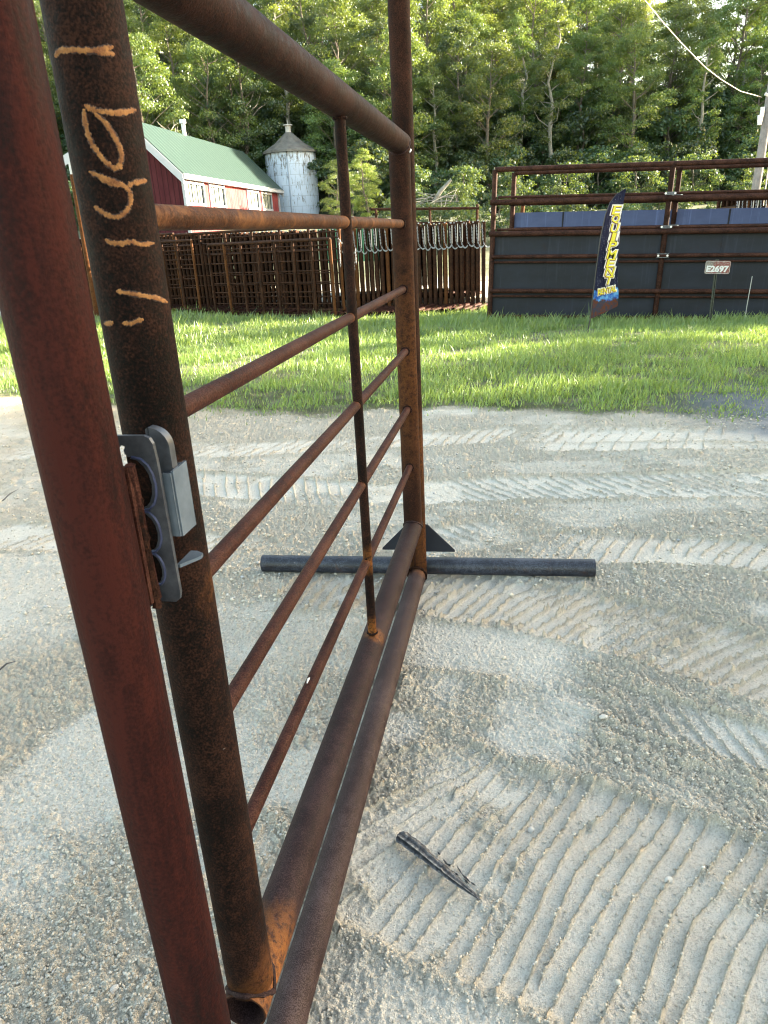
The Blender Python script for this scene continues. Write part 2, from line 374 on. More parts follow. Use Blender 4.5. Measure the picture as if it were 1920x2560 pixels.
scr = fbm(xn * 3 + .8 * yn, yn * 30 + 3 * fbm(xn, yn, 8, 2), 7, 3)
hN += .016 * (scr - .5) * sstep(2.9, 3.6, yn) * (1 - bandm) + .003 * (scr - .5) * (1 - bandm)
hN += dep + ribh + .012 * berm
L4 = lumps(xn * 165, yn * 165, 104, .8); L1 = lumps(xn * 48, yn * 48, 101, .75); L2 = lumps(xn * 95, yn * 95, 102, .9); L3 = lumps(xn * 20, yn * 20, 103, .16)
su = (xn * .80 - yn * .60); sv = (xn * .60 + yn * .80)
hN += .026 * (fbm(su * 4.5, sv * 30, 310, 3) - .5) * rough * (1 - bandm) * sstep(.05, .35, xn - .15 * yn) * sstep(3, 2.4, yn)
hN += (crumbk + .16 * (1 - .7 * bandm)) * (.0115 * L1 + .008 * L2) + (.003 * L2 + .0034 * L4) * (1 - .65 * bandm) + .018 * L3 * (.15 + crumbk)
# keep soil below the steel that lies on it
A_ = np.array([.1443, 2.9265]); GV = np.array([.19434667, .98093291]); NV = np.array([.98093291, -.19434667])
ds = (xn - A_[0]) * GV[0] + (yn - A_[1]) * GV[1]; dn = (xn - A_[0]) * NV[0] + (yn - A_[1]) * NV[1]
lim1 = np.where((ds < .1) & (np.abs(dn) < .05), .004 + np.abs(dn) * .12, 9)
FA = np.array([-.602, 3.111]); FB = np.array([.945, 2.873]); fd = (FB - FA) / np.linalg.norm(FB - FA)
fs = (xn - FA[0]) * fd[0] + (yn - FA[1]) * fd[1]; fn = np.abs((xn - FA[0]) * fd[1] - (yn - FA[1]) * fd[0])
lim2 = np.where((fn < .06) & (fs > -.03) & (fs < 1.6), .002 + fn * .15, 9)
fade = sstep(9, 8, yn) * sstep(7, 6, np.abs(xn)) 
hN = hN - .012
hN = np.minimum(hN, np.minimum(lim1, lim2)) * fade
z = gh(gx, gy); z[near] += hN
GZ = z
def grass_edge(x):
    return np.interp(x, [-9, -4, -3.2, -2, -1, 0, 1, 1.8, 3.0, 6, 12], [8.4, 7.7, 7.3, 6.6, 6.3, 6.1, 5.85, 5.6, 5.55, 5.5, 5.2])
nx_, ny_ = len(X), len(Yv)
idx = np.arange(nx_ * ny_).reshape(ny_, nx_)
F = np.stack([idx[:-1, :-1], idx[:-1, 1:], idx[1:, 1:], idx[1:, :-1]], -1).reshape(-1, 4)
ground = big_mesh('ground', np.stack([gx, gy, z], 1), F, SOIL, 4, True); tag(ground, kind='structure')
tone = np.full(len(gx), .4); tone[near] = np.clip(.06 + .75 * crumbk + .45 * sstep(.002, .010, ribh) + .3 * berm - .45 * pal + .45 * (.5 - scr) * sstep(3, 4, yn), 0, 1)
fattr(ground.data, 'tone', tone)
ge = grass_edge(gx) + .8 * (fbm(gx * 1.3, gy * 1.3, 200, 3) - .5)
sod = sstep(-.05, .3, gy - ge) * sstep(17.5, 15.5, gy + .33 * gx * (gx < 0)) + .98 * sstep(23, 28, gy)
sod *= (.72 + .28 * fbm(gx * 5, gy * 5, 202, 3))
fattr(ground.data, 'sod', np.clip(sod, 0, 1))
fattr(ground.data, 'sand', .75 * sstep(.5, -.1, gy - ge) * sstep(-1.6, 0, gy - ge) * sstep(-1.2, -2.6, gx) * (gy > 2))
fattr(ground.data, 'tar', .9 * sstep(2.3, 3.2, gx + .6 * (fbm(gx * 2, gy * 2, 205, 3) - .5)) * sstep(4.75, 5.1, gy) * sstep(7.5, 5.5, gy))  # blue-grey patch on the ground at the right
def ground_z(x, y):
    j = min(max(np.searchsorted(X, x), 1), nx_ - 1); i = min(max(np.searchsorted(Yv, y), 1), ny_ - 1); return float(z[i * nx_ + j])

# ------------------------------------------------------------------ hill
hx = np.linspace(-150, 190, 110); hy = np.linspace(58, 230, 70); HX, HY = np.meshgrid(hx, hy)
hz = hillz(HX.ravel(), HY.ravel()) + .8 * (fbm(HX.ravel() * .15, HY.ravel() * .15, 300, 3) - .5)
idx = np.arange(110 * 70).reshape(70, 110); F = np.stack([idx[:-1, :-1], idx[:-1, 1:], idx[1:, 1:], idx[1:, :-1]], -1).reshape(-1, 4)
FLOOR = plain('forest_floor', (.022, .030, .012), .95, 0, .4, 1.5)
hill = big_mesh('hill', np.stack([HX.ravel(), HY.ravel(), hz], 1), F, FLOOR, 4); tag(hill, kind='structure')
# ------------------------------------------------------------------ gate and its frame (near steel work)
A3 = np.array([.1443, 2.9265, 0]); G3 = np.array([.19434667, .98093291, 0]); N3 = np.array([.98093291, -.19434667, 0]); Z3 = np.array([0, 0, 1.0])
def P(s, off, z): return A3 + G3 * s + N3 * off + Z3 * z
def line(a, b, step=.012):
    a = np.array(a, float); b = np.array(b, float); n = max(2, int(np.linalg.norm(b - a) / step)); return [a + (b - a) * i / n for i in range(n + 1)]
def stain(o, spots):
    """spots: (point, radius, strength) -> rust bloom round the welds"""
    me = o.data; n = len(me.vertices); co = np.zeros(n * 3, np.float32); me.vertices.foreach_get('co', co); co = co.reshape(-1, 3) + np.array(o.parent['_w'] if o.parent else (0, 0, 0))
    a = np.zeros(n)
    for p, r, k in spots:
        d = np.linalg.norm(co - np.array(p), axis=1); d = d * (1 + .5 * (fbm(co[:, 0] * 40 + co[:, 1] * 23, co[:, 2] * 40, 7, 3) - .5))
        a = np.maximum(a, k * np.clip(1 - d / r, 0, 1) ** .8)
    fattr(me, 'stain', a)
def bead(mb, c, ax, r, t=.0045, lumpy=.25):
    """weld bead ring round axis ax at c"""
    ax = np.array(ax, float); ax /= np.linalg.norm(ax); a = np.array([0, 0, 1.0]) if abs(ax[2]) < .9 else np.array([1.0, 0, 0])
    u = np.cross(a, ax); u /= np.linalg.norm(u); b = np.cross(ax, u)
    pts = [c + r * (cos(k * 2 * pi / 36) * u + sin(k * 2 * pi / 36) * b) for k in range(37)]
    mb.tube(pts, [t * (1 + random.uniform(-lumpy, lumpy)) for _ in pts], 6)
RP = .039
SN, SF = -2.29, 0.0        # frame posts
GN, GF = -2.133, -.112     # gate posts
fr = empty('gate_frame', tuple(P(-1.15, 0, 0)), 'rusty pipe frame on the gravel with a thick reddish near post and far cross foot', 'gate frame')
def part(name, mat, parent, fn, **kw):
    mb = MB(); fn(mb); return mb.build(name, mat, parent, **kw)
part('near_post', R_RED, fr, lambda m: m.tube(line(P(SN, 0, .02), P(SN, 0, 2.62)), RP, 48), label='smooth reddish brown post close to the camera')
o = part('far_post', R_POST, fr, lambda m: m.tube(line(P(SF, 0, .045), P(SF, 0, 2.62), .03), RP, 40)); stain(o, [(P(SF, .03, .2), .3, .2), (P(SF, .02, .6), .25, .3)])
o = part('bottom_pipe', R_GREY, fr, lambda m: m.tube(line(P(SN - .03, 0, .04), P(SF - .03, 0, .04)), RP, 44)); stain(o, [(P(-.05, .02, .07), .05, .5)])
part('top_pipe', R_TOP, fr, lambda m: m.tube(line(P(SN - .03, 0, 2.62), P(SF + .03, 0, 2.62), .1), RP, 32))
fa = np.array([-.602, 3.111, .040]); fb = np.array([.945, 2.873, .040]); fdir = (fb - fa) / np.linalg.norm(fb - fa); fperp = np.array([-fdir[1], fdir[0], 0])
fc = fa + fdir * .79 + fperp * .0
def foot(o_s):
    d = P(o_s, 0, 0) - P(0, 0, 0)
    f = part('foot_pipe', R_BLUE, fr, lambda m: m.tube(line(fa + d, fb + d), .0405, 40, wall=.005))
    base = fa + d + fdir * .762
    def gus(m, sgn):
        for sx in (sgn,):
            b0 = base + fdir * (.035 * sx) + fperp * .0 + Z3 * .078
            ol = [(0, 0), (.135, 0), (.135, .008), (.012, .135), (0, .135)]
            m.prism([(x * 1.0, y) for x, y in (ol if sx > 0 else ol[::-1])], b0 - fperp * (.004 * sx), fdir * sx, Z3, .008)
    for sg_ in (1, -1): part('gusset', SHEET, fr, lambda m: gus(m, sg_), smooth=False)
    return f
foot(0); foot(SN)
part('stiffener_plate', R_POST, fr, lambda m: m.prism([(0, 0), (.008, 0), (.008, .13), (0, .13)], P(SF - .042, -.012, .06), N3, Z3, -.006), smooth=False)
def gp(m):
    m.prism([(0, 0), (.05, 0), (.012, .12), (0, .12)], P(SF - .04, -.035, .07), -G3, Z3, .006)
part('stiffener_plate', R_POST, fr, gp, smooth=False)
def wf(m):
    bead(m, P(-.045, 0, .045), G3, .041, .006, .4)
    for a in (-1, 1): m.tube([P(-.045 + .01 * random.random(), .042 * a, .02 + .015 * k) for k in range(5)], .005, 6)
part('weld_bead', R_POST, fr, lambda m: bead(m, P(-.045, 0, .045), G3, .041, .006, .4))

ga = empty('pipe_gate', tuple(P(-1.12, 0, .28)), 'rusty brown pipe gate with five thin rails hung inside the pipe frame', 'gate')
ZT, ZB = 1.80, .315
o = part('near_upright', R_DARK, ga, lambda m: m.tube(line(P(GN, 0, ZB + .012), P(GN, 0, ZT), .008), RP, 64), label='dark rusted upright with curly orange weld marks')
stain(o, [(P(GN + .03, .03, ZB + .03), .09, .4), (P(GN + .035, .01, 1.07), .06, .35), (P(GN + .035, .01, .60), .05, .4)])
o = part('far_upright', R_POST, ga, lambda m: m.tube(line(P(GF, 0, ZB + .01), P(GF, 0, ZT - .01)), RP, 48))
stain(o, [(P(GF, .04, 1.0), .5, .22)])
part('top_pipe', R_TOP, ga, lambda m: m.tube(line(P(GN - .039, 0, ZT), P(GF + .038, 0, ZT)), RP * 1.0, 48, wall=.004))
o = part('bottom_pipe', R_PURP, ga, lambda m: m.tube(line(P(GN - .040, 0, ZB - .012), P(GF + .035, 0, ZB), .008), RP, 56, wall=.004, deep=1.2))
o_bp = o; stain(o, [(P(-1.049, .012, ZB + .036), .040, .8), (P(GN + .05, .02, ZB + .02), .11, .6), (P(GN + .03, .03, ZB - .02), .11, .8)])
_at = o_bp.data.attributes['stain'].data
for k in range(112): _at[k].value = 0
RZ = [(1.532, .0150, R_ORNG), (1.302, .0135, R_RAIL), (1.070, .0135, R_RAIL), (.840, .0135, R_RAIL), (.597, .0135, R_RAIL)]
for z_, r_, m_ in RZ:
    o = part('rail', m_, ga, lambda m: m.tube(line(P(GN + .034, 0, z_), P(GF - .034, 0, z_)), r_, 20, caps=False))
    stain(o, [(P(-1.049, 0, z_), .035, .5)])
o = part('middle_strut', R_DARK, ga, lambda m: m.tube(line(P(-1.049, .004, ZB + .034), P(-1.049, .004, ZT - .034)), .0135, 20), label='thin dark strut half way along')
stain(o, [(P(-1.049, .01, ZB + .04), .06, .8), (P(-1.049, .01, .60), .05, .6)])
def wb(m):
    for z_, r_, _ in RZ:
        bead(m, P(GF - .0375, 0, z_), G3, r_ + .0015, .0028); bead(m, P(GN + .0375, 0, z_), G3, r_ + .0015, .0028)
        for k in range(7): m.tube([P(-1.049 - .014 + random.uniform(-.004, .004), -.006 + .01 * random.random(), z_ - .016 + .005 * k), P(-1.049 - .012, .004, z_ - .012 + .005 * k)], .0035, 5)
    bead(m, P(-1.049, .004, ZB + .040), Z3, .0145, .0035); bead(m, P(-1.049, .004, ZT - .040), Z3, .0145, .0035)
for z_, r_, _ in RZ:
    for s__, sg_ in ((GF, -1), (GN, 1)): part('weld_bead', R_DARK, ga, lambda m: bead(m, P(s__ + sg_ * .0375, 0, z_), G3, r_ + .0018, .0042, .45))
    part('weld_bead', R_DARK, ga, lambda m: m.tube([P(-1.049 - .013, random.uniform(-.004, .006), z_ - .018 + .005 * k) for k in range(8)], [.003 + .002 * random.random() for _ in range(8)], 6))
for zz_ in (ZB + .040, ZT - .040): part('weld_bead', R_DARK, ga, lambda m: bead(m, P(-1.049, .004, zz_), Z3, .0145, .0035))
def saddle(m, s, zc, sg):
    pts = []
    for k in range(49):
        a = k * 2 * pi / 48; ou = RP * cos(a); on = RP * sin(a)
        pts.append(P(s + ou, on, zc + sg * math.sqrt(max(RP * RP - on * on, 0)) + sg * .001))
    m.tube(pts, [.0048 * (1 + random.uniform(-.3, .3)) for _ in pts], 6)
for q in ((GF, ZB, 1), (GF, ZT, -1), (GN, ZT, -1), (GN, ZB - .012, 1)): part('joint_weld', R_PURP, ga, lambda m: saddle(m, *q))
def hinge(m, z_):
        m.tube([P(-.055, -.02, z_ - .04), P(-.055, -.02, z_ + .04)], .012, 14); m.box(P(-.055, -.02, z_), (.02, .05, .03))
for q in (.55, 1.55): part('hinge', R_DARK, ga, lambda m: hinge(m, q))
part('bare_metal_nick', plain('ground_steel', (.5, .52, .54), .35, .6, .2, 90), ga, lambda m: m.tube([P(GF - .012, .0385, ZT - .034), P(GF + .008, .0388, ZT - .026), P(GF + .026, .033, ZT - .014)], [.003, .0055, .003], 6), label='bright ground patch at the corner of the gate')

CHIP = plain('white_paint_chip', (.5, .5, .5), .5, 0, .2, 90)
def plane_hit(px, py):
    r_ = ray(px, py); n_ = N3; return CAM + r_ * (((A3 - CAM) @ n_) / (r_ @ n_))
q_ = plane_hit(737, 2176); part('paint_chip', CHIP, ga, lambda m: m.tube([q_ - N3 * .033 + Z3 * .019 - G3 * .012, q_ - N3 * .0325 + Z3 * .022, q_ - N3 * .031 + Z3 * .023 + G3 * .008], [.0015, .004, .001], 6))
q2_ = plane_hit(772, 1712); part('paint_chip', CHIP, ga, lambda m: m.tube([q2_ + Z3 * .011 - G3 * .01, q2_ + Z3 * .014, q2_ + Z3 * .011 + G3 * .01], [.001, .003, .001], 6))
# orange weld marks written on the near upright
STROKES = [[(360, 370), (372, 345), (395, 325), (500, 325), (600, 332), (680, 318), (735, 300)], [(600, 335), (680, 345), (745, 352)],
 [(545, 680), (590, 705), (640, 722), (760, 735), (830, 722), (880, 712)], [(610, 730), (680, 790), (740, 880), (778, 960), (790, 1020), (775, 1075), (745, 1098), (700, 1065), (650, 1010), (605, 950), (575, 880), (552, 800), (545, 700)],
 [(575, 1110), (640, 1140), (700, 1165), (760, 1185), (815, 1210), (845, 1250), (845, 1310), (825, 1365), (770, 1408), (720, 1405), (660, 1375), (610, 1335)], [(640, 1150), (720, 1192), (800, 1205)], [(825, 1210), (860, 1185), (900, 1178), (950, 1170)],
 [(680, 1548), (720, 1575), (780, 1580), (850, 1565), (910, 1585), (1000, 1575)],
 [(750, 1886), (830, 1898), (920, 1916), (1000, 1928), (1085, 1962)], [(675, 2095), (705, 2098), (740, 2088)], [(790, 2094), (850, 2098), (890, 2080), (932, 2068)]]
def cyl_hit(px, py, cx_, cy_, r):
    d = ray(px, py); o2 = -np.array([cx_, cy_]); d2 = d[:2]; a = d2 @ d2; b = 2 * (o2 @ d2); c_ = o2 @ o2 - r * r; D = b * b - 4 * a * c_
    t = (-b - math.sqrt(D)) / (2 * a) if D > 0 else -b / (2 * a)
    p = CAM + d * t; return math.atan2(p[1] - cy_, p[0] - cx_), p[2]
cN = P(GN, 0, 0); MARKS = []
for st in STROKES:
    VV = []; FF = []; WW = []
    q = [cyl_hit(a / 2.592, b / 2.592, cN[0], cN[1], RP) for a, b in st]
    th = np.unwrap([a for a, _ in q]); zz = np.array([b for _, b in q]); t = np.arange(len(q)); tt = np.linspace(0, len(q) - 1, (len(q) - 1) * 10 + 1)
    th = np.interp(tt, t, th); zz = np.interp(tt, t, zz); k_ = np.ones(5) / 5
    if len(th) > 14:
        th = np.concatenate([[th[0]] * 2, th, [th[-1]] * 2]); zz = np.concatenate([[zz[0]] * 2, zz, [zz[-1]] * 2]); th = np.convolve(th, k_, 'valid'); zz = np.convolve(zz, k_, 'valid')
    arc = th * RP; n = len(arc); ta = np.gradient(arc); tz = np.gradient(zz); L = np.hypot(ta, tz) + 1e-9; na, nz = -tz / L, ta / L; base = len(VV)
    for i in range(n):
        hwid = .0030 * (.75 + .6 * random.random()) * min(1, .35 + min(i, n - 1 - i) * .15)
        for j in range(7):
            e = (j - 3) / 3; a_ = (arc[i] + na[i] * hwid * e) / RP; z_ = zz[i] + nz[i] * hwid * e; rr = RP + .00035 + .0012 * (1 - e * e) * random.uniform(.3, 1)
            VV.append((cN[0] + rr * cos(a_), cN[1] + rr * sin(a_), z_)); WW.append(1 - abs(e) ** 1.5)
    FF += [(base + i * 7 + j, base + i * 7 + j + 1, base + (i + 1) * 7 + j + 1, base + (i + 1) * 7 + j) for i in range(n - 1) for j in range(6)]
    MARKS.append((VV, FF, WW))
mk = NT('orange_weld_rust'); f_ = mk.noise(260, 4, .7); ff = mk.noise(90, 3, .7)
wv = mk.math('ADD', mk.attr('wt'), mk.math('MULTIPLY', mk.math('SUBTRACT', mk.noise(180, 4, .75), .5), 2.4))
cc = mk.mix(mk.ramp(ff, [(.35, 0.), (.65, 1.)]), (.15, .048, .011), (.33, .15, .042)); cc = mk.mix(mk.ramp(wv, [(.25, 0.), (.6, 1.)]), (.022, .010, .007), cc)
mk.col(cc); mk.set(.8); mk.bump(f_, .001)
for VV, FF, WW in MARKS:
    mb = MB(); mb.add(VV, FF); o = mb.build('weld_mark', mk.m, ga); fattr(o.data, 'wt', WW)

# latch on the near post
def LP(s, v, z): return P(s, v, z)
la = empty('latch', (0, 0, 0)); la.location = Vector(P(SN, 0, 1.2)) - fr.location; la['_w'] = tuple(P(SN, 0, 1.2)); la.parent = fr
def rrect(x0, x1, y0, y1, rads, n=6):
    c_ = [(x1, y1, 0), (x0, y1, 90), (x0, y0, 180), (x1, y0, 270)]; out = []
    for (x, y, a0), r in zip(c_, rads):
        ccx = x - r if x == x1 else x + r; ccy = y - r if y == y1 else y + r
        for k in range(n + 1):
            a = radians(a0 + 90 * k / n); out.append((ccx + r * cos(a), ccy + r * sin(a)))
    return out
sP = -2.235
def plate(m):
    # outline with scallops cut out of its inner edge, extruded along -G (towards camera)
    zt, zb = 1.316, 1.119
    ol = [(.005, zt), (.044, zt), (.050, zt - .003), (.053, zt - .009), (.0545, zt - .03), (.055, zb + .012), (.053, zb + .004), (.048, zb), (.004, zb), (.004, zb + .016), (.030, zb + .018)]
    for cz, r in ((1.160, .020), (1.205, .024), (1.262, .029)):
        for k in range(9):
            a = -pi / 2 + pi * k / 8; ol.append((.024 + .020 * cos(a) * (r / .029), cz + r * sin(a)))
    ol += [(.026, 1.293), (.022, 1.2925), (.019, 1.296), (.0185, 1.300), (.021, 1.304), (.0165, 1.306), (.010, 1.300), (.008, 1.294), (.004, 1.293)]
    m.prism(ol, P(sP, 0, 0), N3, Z3, .005)
part('latch_plate', ZDARK, la, plate, smooth=False)
def backing(m):
    m.prism([(.015, 1.128), (.049, 1.128), (.049, 1.300), (.015, 1.300)], P(sP + .0065, 0, 0), N3, Z3, .003)
part('backing_plate', R_DARK, la, backing, smooth=False)
def tint(m):
    pts = []
    for cz, r in ((1.262, .033), (1.206, .027), (1.160, .022)):
        for k in range(9):
            a = pi / 2 - pi * k / 8; pts.append(P(sP - .0052, .0265 + .0195 * cos(a) ** .8 * (r / .029) if cos(a) > 0 else .0265, cz + r * sin(a) * .93))
    m.tube(pts, .0015, 8)
part('heat_tint_bead', ZTINT, la, tint)
def strip(m):
    m.tube([P(-2.262, .036, 1.291), P(-2.255, .033, 1.25), P(-2.252, .030, 1.19), P(-2.248, .030, 1.128)], .0052, 10)
    m.prism([(-.0, 1.13), (.034, 1.13), (.036, 1.29), (-.0, 1.29)], P(-2.262, 0, 0), N3, Z3, .006)
part('rusty_lug', R_RAIL, la, strip, smooth=False)
def lumpsw(m):
    for k in range(16):
        z_ = 1.12 + .17 * k / 15; m.tube([P(-2.256 + random.uniform(-.002, .002), .032, z_), P(-2.256, .033 + random.uniform(0, .003), z_ + .008)], .0035 + .002 * random.random(), 6)
part('weld_bead', R_POST, la, lambda m: m.tube([P(-2.256 + random.uniform(-.003, .003), .031 + random.uniform(0, .003), 1.12 + .17 * k / 24) for k in range(25)], [.0035 + .0025 * random.random() for _ in range(25)], 7))
def arc(m):
    ol = rrect(.034, .059, 1.20, 1.3185, (.022, .004, .002, .002), 10)
    m.prism(ol, P(-2.205, 0, 0), N3, Z3, .012)
part('latch_tongue', ZDARK, la, arc)
def box(m):
    # open topped channel: three walls
    z0, z1 = 1.196, 1.272
    m.prism([(-2.2265, z0), (-2.192, z0), (-2.192, z1 + .002), (-2.2265, z1)], P(0, .0635, 0), G3, Z3, -.003)
    m.prism([(.052, z0 + .001), (.0620, z0 + .001), (.0620, z1 - .001), (.052, z1 - .001)], P(-2.2275, 0, 0), N3, Z3, .0025)
    m.prism([(.052, z0 + .001), (.0620, z0 + .001), (.0620, z1 - .001), (.052, z1 - .001)], P(-2.190, 0, 0), N3, Z3, .0025)
part('bolt_housing', ZINC, la, box, smooth=False)
def tab(m):
    m.prism([(-2.228, .050), (-2.190, .050), (-2.190, .058), (-2.196, .068), (-2.203, .069), (-2.228, .054)], np.array(P(0, 0, 1.157)), G3, N3, -.004)
part('thumb_tab', ZINC, la, tab, smooth=False)
bm_ = MB(); bm_.tube([P(-2.242, .012, 1.122), P(-2.236, .012, 1.122)], .011, 16); bm_.build('rivet', ZDARK, la)

# ------------------------------------------------------------------ loose stones, wood on the ground
def ico(sub=1):
    import bmesh
    b = bmesh.new(); bmesh.ops.create_icosphere(b, subdivisions=sub, radius=1); v = np.array([x.co[:] for x in b.verts]); f = np.array([[q.index for q in x.verts] for x in b.faces]); b.free(); return v, f
IV, IF = ico(1)
def stones_mesh(name, n, xr, yr, smin, smax, pw, mat, seed, accept):
    r = np.random.default_rng(seed); x = r.uniform(*xr, n * 4); yy = yr[0] * (yr[1] / yr[0]) ** r.uniform(0, 1, n * 4)
    k = accept(x, yy, r); x = x[k][:n]; yy = yy[k][:n]; n = len(x)
    s = smin * (smax / smin) ** (r.uniform(0, 1, n) ** pw)
    jx = np.clip(np.searchsorted(X, x), 1, nx_ - 1); iy = np.clip(np.searchsorted(Yv, yy), 1, ny_ - 1); zz = z[iy * nx_ + jx]
    an = r.uniform(0, 2 * pi, n); ca, sa = np.cos(an), np.sin(an); sx, sy, sz = s * r.uniform(.8, 1.4, n), s * r.uniform(.7, 1.1, n), s * r.uniform(.5, .85, n)
    V = IV[None] * (1 + .13 * r.standard_normal((n, len(IV), 1)).clip(-1.5, 1.5)) 
    vx = V[:, :, 0] * sx[:, None]; vy = V[:, :, 1] * sy[:, None]; vz = V[:, :, 2] * sz[:, None]
    W_ = np.stack([x[:, None] + vx * ca[:, None] - vy * sa[:, None], yy[:, None] + vx * sa[:, None] + vy * ca[:, None], zz[:, None] + vz + sz[:, None] * .35], -1)
    F_ = (IF[None] + (np.arange(n) * len(IV))[:, None, None]).reshape(-1, 3)
    o = big_mesh(name, W_.reshape(-1, 3), F_, mat, 3, True); fattr(o.data, 'tint', np.repeat(r.uniform(0, 1, n), len(IV))); return o
sm = NT('pebble'); tn = sm.attr('tint'); c_ = sm.ramp(tn, [(0., (.44, .395, .32)), (.55, (.57, .52, .435)), (.88, (.64, .59, .51)), (.97, (.40, .41, .43)), (1., (.66, .64, .59))])
sm.col(sm.mix(sm.math('MULTIPLY', sm.noise(260, 3, .7), .5), c_, (.36, .33, .28))); sm.set(.9, 0, .2); sm.bump(sm.noise(420, 2), .0012); PEB = sm.m
crk = np.zeros(nx_ * ny_); crk[near] = crumbk
def acc(p):
    def f_(x, yy, r):
        jx = np.clip(np.searchsorted(X, x), 1, nx_ - 1); iy = np.clip(np.searchsorted(Yv, yy), 1, ny_ - 1); k = crk[iy * nx_ + jx]
        ds_ = (x - .1443) * G3[0] + (yy - 2.9265) * G3[1]; dn_ = (x - .1443) * N3[0] + (yy - 2.9265) * N3[1]
        left = sstep(-.25, -.6, x - .2 * yy) * .12
        return (r.uniform(0, 1, len(x)) < p + k ** 1.3 + left) & ~((np.abs(dn_) < .05) & (ds_ < .1)) & (yy < grass_edge(x) + .1)
    return f_
tag(stones_mesh('gravel', 75000, (-1.25, 1.45), (.84, 2.9), .0011, .0048, 2.0, PEB, 5, acc(.03)), kind='stuff')
tag(stones_mesh('far_gravel', 30000, (-4.5, 4.5), (2.6, 7.6), .0025, .011, 2.8, PEB, 6, acc(.06)), kind='stuff')
def stone(px, py, r, lab, grp=None):
    rr = ray(px, py); t = -H / rr[2]; p = CAM + rr * t; rs = np.random.default_rng(int(px * 7 + py)); v, f = ico(2)
    n_ = v + .0; d = 1 + .34 * np.array([fbm(np.array([a[0] * 1.7 + px]), np.array([a[1] * 1.7 + a[2] * 2.3]), 9, 3)[0] - .5 for a in v]) * 2
    r = r * .72; v = v * d[:, None] * np.array([r * rs.uniform(1, 1.35), r * rs.uniform(.8, 1), r * rs.uniform(.6, .8)]); a = rs.uniform(0, 6.28)
    v = v @ np.array([[cos(a), sin(a), 0], [-sin(a), cos(a), 0], [0, 0, 1]])
    m = MB(); m.add(v, [tuple(q) for q in f]); o = m.build('stone', PEB); o.location = (p[0], p[1], ground_z(p[0], p[1]) + r * .35)
    fattr(o.data, 'tint', np.full(len(v), rs.choice([.3, .5, .6, .92]))); tag(o, lab, 'stone', grp)
for a in [(1672, 2192, .0135, 'rounded grey stone by a short gouge in the tread marks at lower right'), (1328, 2062, .012, 'pale knobbly stone in the tread marks above the charred stick'), (1108, 1797, .011, 'small tan stone beside the rough crumbly soil in the middle right'),
          (1545, 2460, .009, 'small pale stone at the foot of a tread ridge near the bottom edge'), (1630, 1650, .016, 'pale stone on the dark ridge below the upper tread track'), (1508, 1800, .015, 'bluish white stone in the rough soil right of centre'),
          (1240, 1555, .013, 'small stone on the lip of the upper tread track'), (1545, 1895, .013, 'largest pale stone beneath the rough soil patch'), (1260, 1640, .012, 'flat grey stone below the lip of the upper tread track'),
          (170, 2440, .010, 'chalky white stone left of the near post, lowest of its cluster'), (285, 2470, .012, 'pale round stone close beside the near red post at the bottom left'), (185, 2335, .009, 'off white stone in the gravel at lower left'),
          (280, 2155, .009, 'white stone half way up the gravel left of the near post'), (125, 1808, .009, 'pale angular stone with a dark shadow at the left'), (50, 2000, .010, 'tan angular stone at the left edge of the photo'),
          (130, 2190, .008, 'dark blue grey pebble among pale gravel at lower left'), (98, 2120, .009, 'bluish stone beside the dark pebble at lower left'), (1090, 1520, .009, 'tiny stone where the upper track meets the frame pipe')]:
    stone(*a)
# charred splinter
ch = NT('charred_wood'); v_ = ch.mapv((1, 1, 1), 'Generated'); gr = ch.noise(6, 5, .7, ch.mapv((60, 60, 4), 'Generated')); ch.col(ch.ramp(gr, [(.42, (.018, .018, .022)), (.56, (.07, .07, .08)), (.68, (.34, .33, .32))])); ch.set(.7); ch.bump(gr, .003); CH = ch.m
ch = NT('charred_grey_wood'); tn = ch.math('ADD', ch.attr('tint'), ch.math('MULTIPLY', ch.math('SUBTRACT', ch.noise(90, 5, .75), .5), 1.3)); ch.col(ch.ramp(tn, [(.2, (.012, .012, .016)), (.5, (.05, .05, .055)), (.72, (.15, .145, .145)), (.92, (.29, .28, .26))])); ch.set(.75); ch.bump(ch.noise(200, 4), .003); CHS = ch.m
def gpt(px, py): r_ = ray(px, py); return CAM + r_ * (-H / r_[2])
a_, b_ = gpt(998, 2095), gpt(1200, 2252)
root = empty('charred_stick', (a_[0], a_[1], ground_z(a_[0], a_[1])), 'charred grey splinter of wood pointing to the lower right on the pale gravel', 'stick')
def spl(m):
    d = b_ - a_; L = np.linalg.norm(d); d /= L; nn = np.array([-d[1], d[0], 0]); V = []; n = 40; sg = 14
    for i in range(n + 1):
        t = i / n; wd = .0185 * (1 - t) ** .6 * (.75 + .5 * float(fbm(np.array([t * 7.]), np.array([.3]), 5, 3)[0])) * (1 if i > 1 else .45 + .4 * i) + .0012; c_ = a_ + d * L * t + nn * .0015 * sin(t * 7)
        zz_ = max(ground_z(c_[0], c_[1]), -.002) + wd * .55 + .004
        for j in range(sg):
            q = 2 * pi * j / sg; r_ = wd * (1 + .22 * math.sin(j * 2.7 + 1) + .10 * random.uniform(-1, 1)); V.append(np.array([c_[0], c_[1], zz_]) + nn * r_ * cos(q) + Z3 * r_ * .8 * sin(q))
    m.add(V, [(i * sg + j, i * sg + (j + 1) % sg, (i + 1) * sg + (j + 1) % sg, (i + 1) * sg + j) for i in range(n) for j in range(sg)] + [tuple(range(sg))[::-1]])
o = part('splinter', CHS, root, spl, smooth=False); fattr(o.data, 'tint', [(.5 + .5 * sin(j * 2.7 + 1)) * .6 + .4 * random.random() for i in range(41) for j in range(14)])
root = empty('bark_flake', tuple(gpt(1115, 2160)), 'ragged black flake of charred bark beside the splinter', 'bark')
